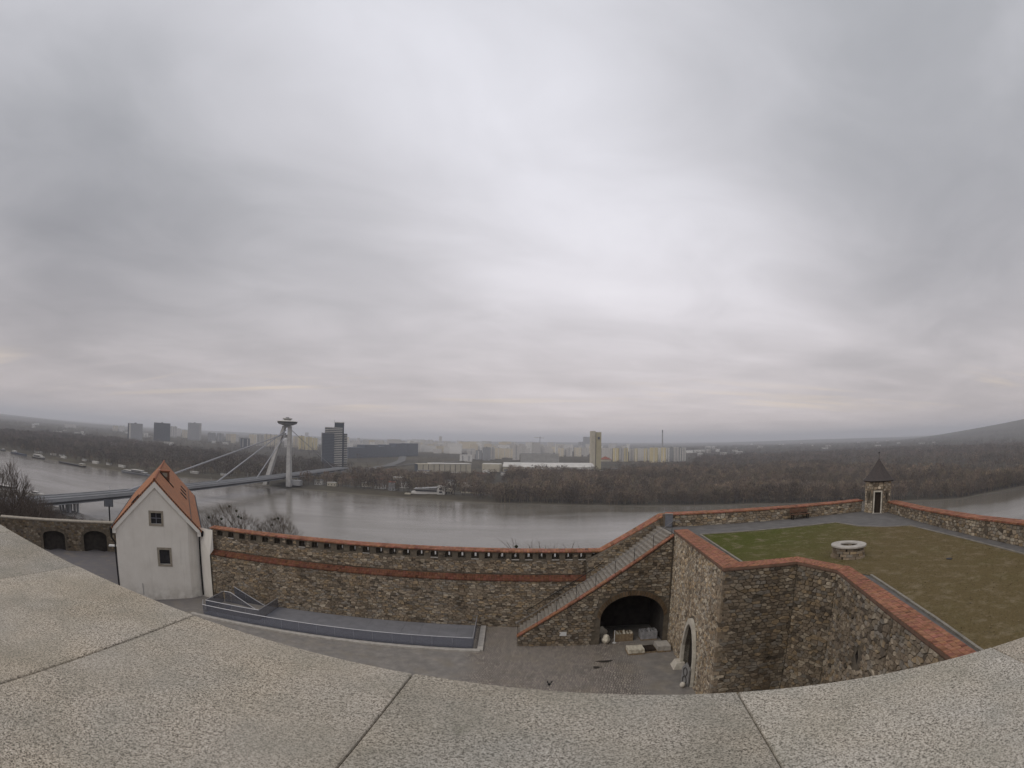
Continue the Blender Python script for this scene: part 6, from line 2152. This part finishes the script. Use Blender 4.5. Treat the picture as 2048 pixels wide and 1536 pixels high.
# bushes on the castle slope at the left
p = scatter(900, lambda n: (NP.uniform(-330, -75, n), NP.uniform(40, 300, n)), lambda x, y: (((x + 58.4) * -0.711 + (y - 51.7) * 0.703) > 14) & (np.arctan2(x, y) < -0.72))
wood('slope_scrub', with_z(p), NP.uniform(3, 8, len(p)), 80, 'dark leafless scrub on the castle slope', DARK, seed=9, fat=1.3)


def bare_tree(name, label, base, height, spread, seed, group=None, levels=4, nest=0, lean=(0, 0), thick=0.022):
    """leafless tree: trunk with limbs, crown of fine branches"""
    rr = random.Random(seed)
    t = thing(name, label, 'tree', base, group)
    tr, cw = MB(), MB()
    tips = []

    def grow_(p, dv, ln, r, lv):
        q = p + dv * ln
        mid = p + dv * ln * 0.5 + np.array((rr.gauss(0, 1), rr.gauss(0, 1), 0)) * ln * 0.05
        tgt_ = tr if lv < 2 else cw
        ns = 6 if lv < 2 else (4 if lv < 3 else 3)
        tgt_.tube(p, mid, r, r * 0.85, ns, cap=False)
        tgt_.tube(mid, q, r * 0.85, r * 0.68, ns, cap=False)
        if lv >= levels:
            tips.append(q)
            for _ in range(4):
                d2 = dv + np.array((rr.gauss(0, .5), rr.gauss(0, .5), rr.uniform(0, .5)))
                d2 /= np.linalg.norm(d2)
                s_ = np.cross(d2, (rr.gauss(0, 1), rr.gauss(0, 1), rr.gauss(0, 1)))
                s_ = s_ / (np.linalg.norm(s_) + 1e-9) * max(0.007, r * 0.35)
                b = p + dv * ln * rr.random()
                e = b + d2 * ln * rr.uniform(0.6, 1.2)
                cw.add([b - s_, b + s_, e], [(0, 1, 2)])
            return
        n = 4 if lv == 0 else rr.choice((3, 3, 4))
        for i in range(n):
            a = 6.283 * (i + rr.uniform(-.25, .25)) / n
            sp_ = spread * rr.uniform(0.6, 1.25)
            perp = np.cross(dv, (0.3, 0.9, 0.2))
            perp /= np.linalg.norm(perp)
            p2 = np.cross(dv, perp)
            d2 = dv + (perp * math.cos(a) + p2 * math.sin(a)) * sp_ + np.array((0, 0, 0.22))
            d2 /= np.linalg.norm(d2)
            grow_(q if i < 2 else p + dv * ln * rr.uniform(0.6, 0.95), d2, ln * rr.uniform(0.62, 0.85), r * 0.6, lv + 1)

    b = np.array(base, float)
    d0 = np.array((lean[0], lean[1], 1.0))
    d0 /= np.linalg.norm(d0)
    grow_(b - np.array((0, 0, 0.4)), d0, height * 0.30, height * thick, 0)
    tr.build('trunk', BARK, t)
    c = np.tile((0.16, 0.135, 0.112) if thick < 0.02 else (0.12, 0.10, 0.088), (len(cw.v), 1))
    cw.build('crown', TWIG, t, col=c)
    if nest:
        for k in range(nest):
            q = rr.choice(tips)
            boulder_m = MB().lathe((q[0], q[1]), [(0.03, q[2] - 0.16), (0.17, q[2] - 0.08), (0.2, q[2] + 0.05), (0.1, q[2] + 0.16), (0.01, q[2] + 0.19)], 7)
            boulder_m.build('mistletoe', pm('mistletoe_leaf', (0.035, 0.040, 0.022), (0.02, 0.022, 0.014), 9, 0.9), t)
    return t


def gz(x, y):
    return float(ground_z(x, y))


for i, (x, y, top, spd, nst) in enumerate([(-96, 66, 72.5, 0.52, 0), (-104, 78, 67.5, 0.66, 0), (-110, 88, 64.5, 0.68, 0), (-114, 99, 60.5, 0.66, 0), (-86, 62, 67.5, 0.7, 0), (-100, 70, 66, 0.7, 0), (-128, 115, 56, 0.66, 0), (-118, 92, 62, 0.7, 0), (-140, 118, 55, 0.7, 0)]):
    z = gz(x, y)
    bare_tree('bare_tree', 'dark leafless tree rising on the slope beyond the arcade wall', (x, y, z), max(6, (top - z) * 1.02), spd, 100 + i, 'leafless trees on the castle slope', 5 if i < 6 else 4)
for i, (x, y, top, lab, nst) in enumerate([(-37.4, 61.5, 69.6, 'leafless treetop showing over the long wall beside the house', 3), (-35.6, 64.6, 70.8, 'largest leafless treetop with dark mistletoe over the long wall', 5), (-31.9, 65.6, 68.6, 'faint leafless treetop between two others over the long wall', 0), (-30.8, 68.4, 69.6, 'leafless treetop with a dark clump of mistletoe over the long wall', 4),
                                          (-20.0, 64.0, 67.6, 'flat spreading twig top just showing over the long wall', 0), (-12.5, 60.0, 68.5, 'tiny twig tip poking over the middle of the long wall', 0), (5.3, 59.8, 70.2, 'leafless bush top with dark buds over the wall near the stairs', 3), (7.6, 61.6, 69.9, 'low leafless bush top behind the rising coping', 2), (9.3, 57.3, 69.6, 'slim twig tops beside the rising brick coping', 1)]):
    z = gz(x, y)
    bare_tree('bare_tree', lab, (x, y, z), (top - z) * 1.04, 0.62 if i != 4 else 1.0, 200 + i, None, 5 if i < 4 else 4, nst, (0, 0), 0.013)

# single trees one can tell apart on the far bank
rt_ = random.Random(77)
utm = [unit_tree(150, rt_) for _ in range(6)]
def bank_tree(x, y, h, wid, k, name, label, group):
    z = gz(x, y)
    t = thing(name, label, 'tree', (x, y, z), group)
    tr = MB().tube((0, 0, -0.3), (0, 0, h * 0.35), h * 0.022, h * 0.014, 6)
    tr.tube((0, 0, h * 0.35), (0.03 * h, 0, h * 0.75), h * 0.014, h * 0.005, 5).tube((0, 0, h * 0.30), (-0.10 * h, 0.05 * h, h * 0.6), h * 0.010, h * 0.004, 5).tube((0, 0, h * 0.33), (0.09 * h, -0.06 * h, h * 0.62), h * 0.010, h * 0.004, 5)
    mesh_from('trunk', tr.v, tr.f, BARK, t, local=True)
    u_ = utm[k % 6] * np.array((h * wid, h * wid, h))
    c = np.array(BROWN[k % 5]) * rt_.uniform(0.8, 1.25)
    mesh_from('crown', u_, [(3 * i, 3 * i + 1, 3 * i + 2) for i in range(len(u_) // 3)], TWIG, t, col=np.tile(c, (len(u_), 1)), local=True)
for i in range(46):
    x = -308 + i * 6.2 + rt_.uniform(-3, 3)
    y = float(bank(x)) + rt_.uniform(24, 52)
    th_, tw_ = rt_.uniform(11, 22), rt_.uniform(0.85, 1.3)
    wh = 'close to the pylon foot' if x < -230 else 'between the pylon and the white restaurant' if x < -140 else 'beside the white restaurant' if x < -75 else 'at the edge of the riverside wood'
    lb_ = '%s leafless brown tree on the far bank %s' % (('tall' if th_ > 16.5 else 'short') + (' broad' if tw_ > 1.05 else ' slim'), wh)
    bank_tree(x, y, th_, tw_, i, 'bank_tree', lb_, lb_.replace('tree', 'trees', 1))
for i, x in enumerate((-226, -158, -142, -96)):
    bank_tree(x, float(bank(x)) + 45, 25, 0.34, i + 2, 'poplar_tree', 'tall slim leafless poplar standing above the far bank', 'slim poplars on the far bank')
for i in range(26):
    x = -1060 + i * 26 + rt_.uniform(-8, 8)
    y = float(bank(x)) + rt_.uniform(18, 40)
    th_, tw_ = rt_.uniform(9, 16), rt_.uniform(0.9, 1.3)
    wh = 'behind the long blue barge' if x < -900 else 'behind the white passenger boat' if x < -830 else 'behind the black cargo barge' if x < -700 else 'behind the grey excursion ship' if x < -545 else 'between the excursion ship and the bridge'
    lb_ = '%s dark leafless tree on the park shore %s' % (('tall' if th_ > 12.5 else 'short') + (' broad' if tw_ > 1.1 else ' slim'), wh)
    bank_tree(x, y, th_, tw_, i, 'bank_tree', lb_, lb_.replace('tree', 'trees', 1))
for i, (x, y, w_) in enumerate([(-842, 752, 15), (-780, 756, 9), (-735, 745, 14), (-700, 748, 10), (-660, 742, 14), (-955, 770, 26), (-905, 775, 16), (-880, 780, 14), (-520, 782, 16), (-470, 800, 10)]):
    t = thing('boat_shed', 'low white shed on the grassy park shore', 'building', (x, y, 4.8), 'white sheds along the park shore')
    MB().box(x - w_ / 2, x + w_ / 2, y, y + 6, 3.5, 7.8).build('wall', WALLWHITE, t)
    MB().box(x - w_ / 2 - 0.6, x + w_ / 2 + 0.6, y - 0.6, y + 6.6, 7.82, 8.5).build('roof', WALLGREY if i % 2 else WALLWHITE, t)

# ================================================================== HAZE
hb = MB().box(-46000, 46000, -46000, 46000, -4.5, 330)
hm = bpy.data.materials.new('haze_air')
hm.use_nodes = True
hm.node_tree.nodes.clear()
pv = hm.node_tree.nodes.new('ShaderNodeVolumePrincipled')
pv.inputs['Color'].default_value = (0.90, 0.92, 0.98, 1)
pv.inputs['Density'].default_value = 0.00011
pv.inputs['Anisotropy'].default_value = 0.15
ot = hm.node_tree.nodes.new('ShaderNodeOutputMaterial')
hm.node_tree.links.new(pv.outputs[0], ot.inputs['Volume'])
ho_ = hb.build('haze', hm, None)
tag(ho_, 'thin winter haze over the whole valley', 'haze', None, 'stuff')
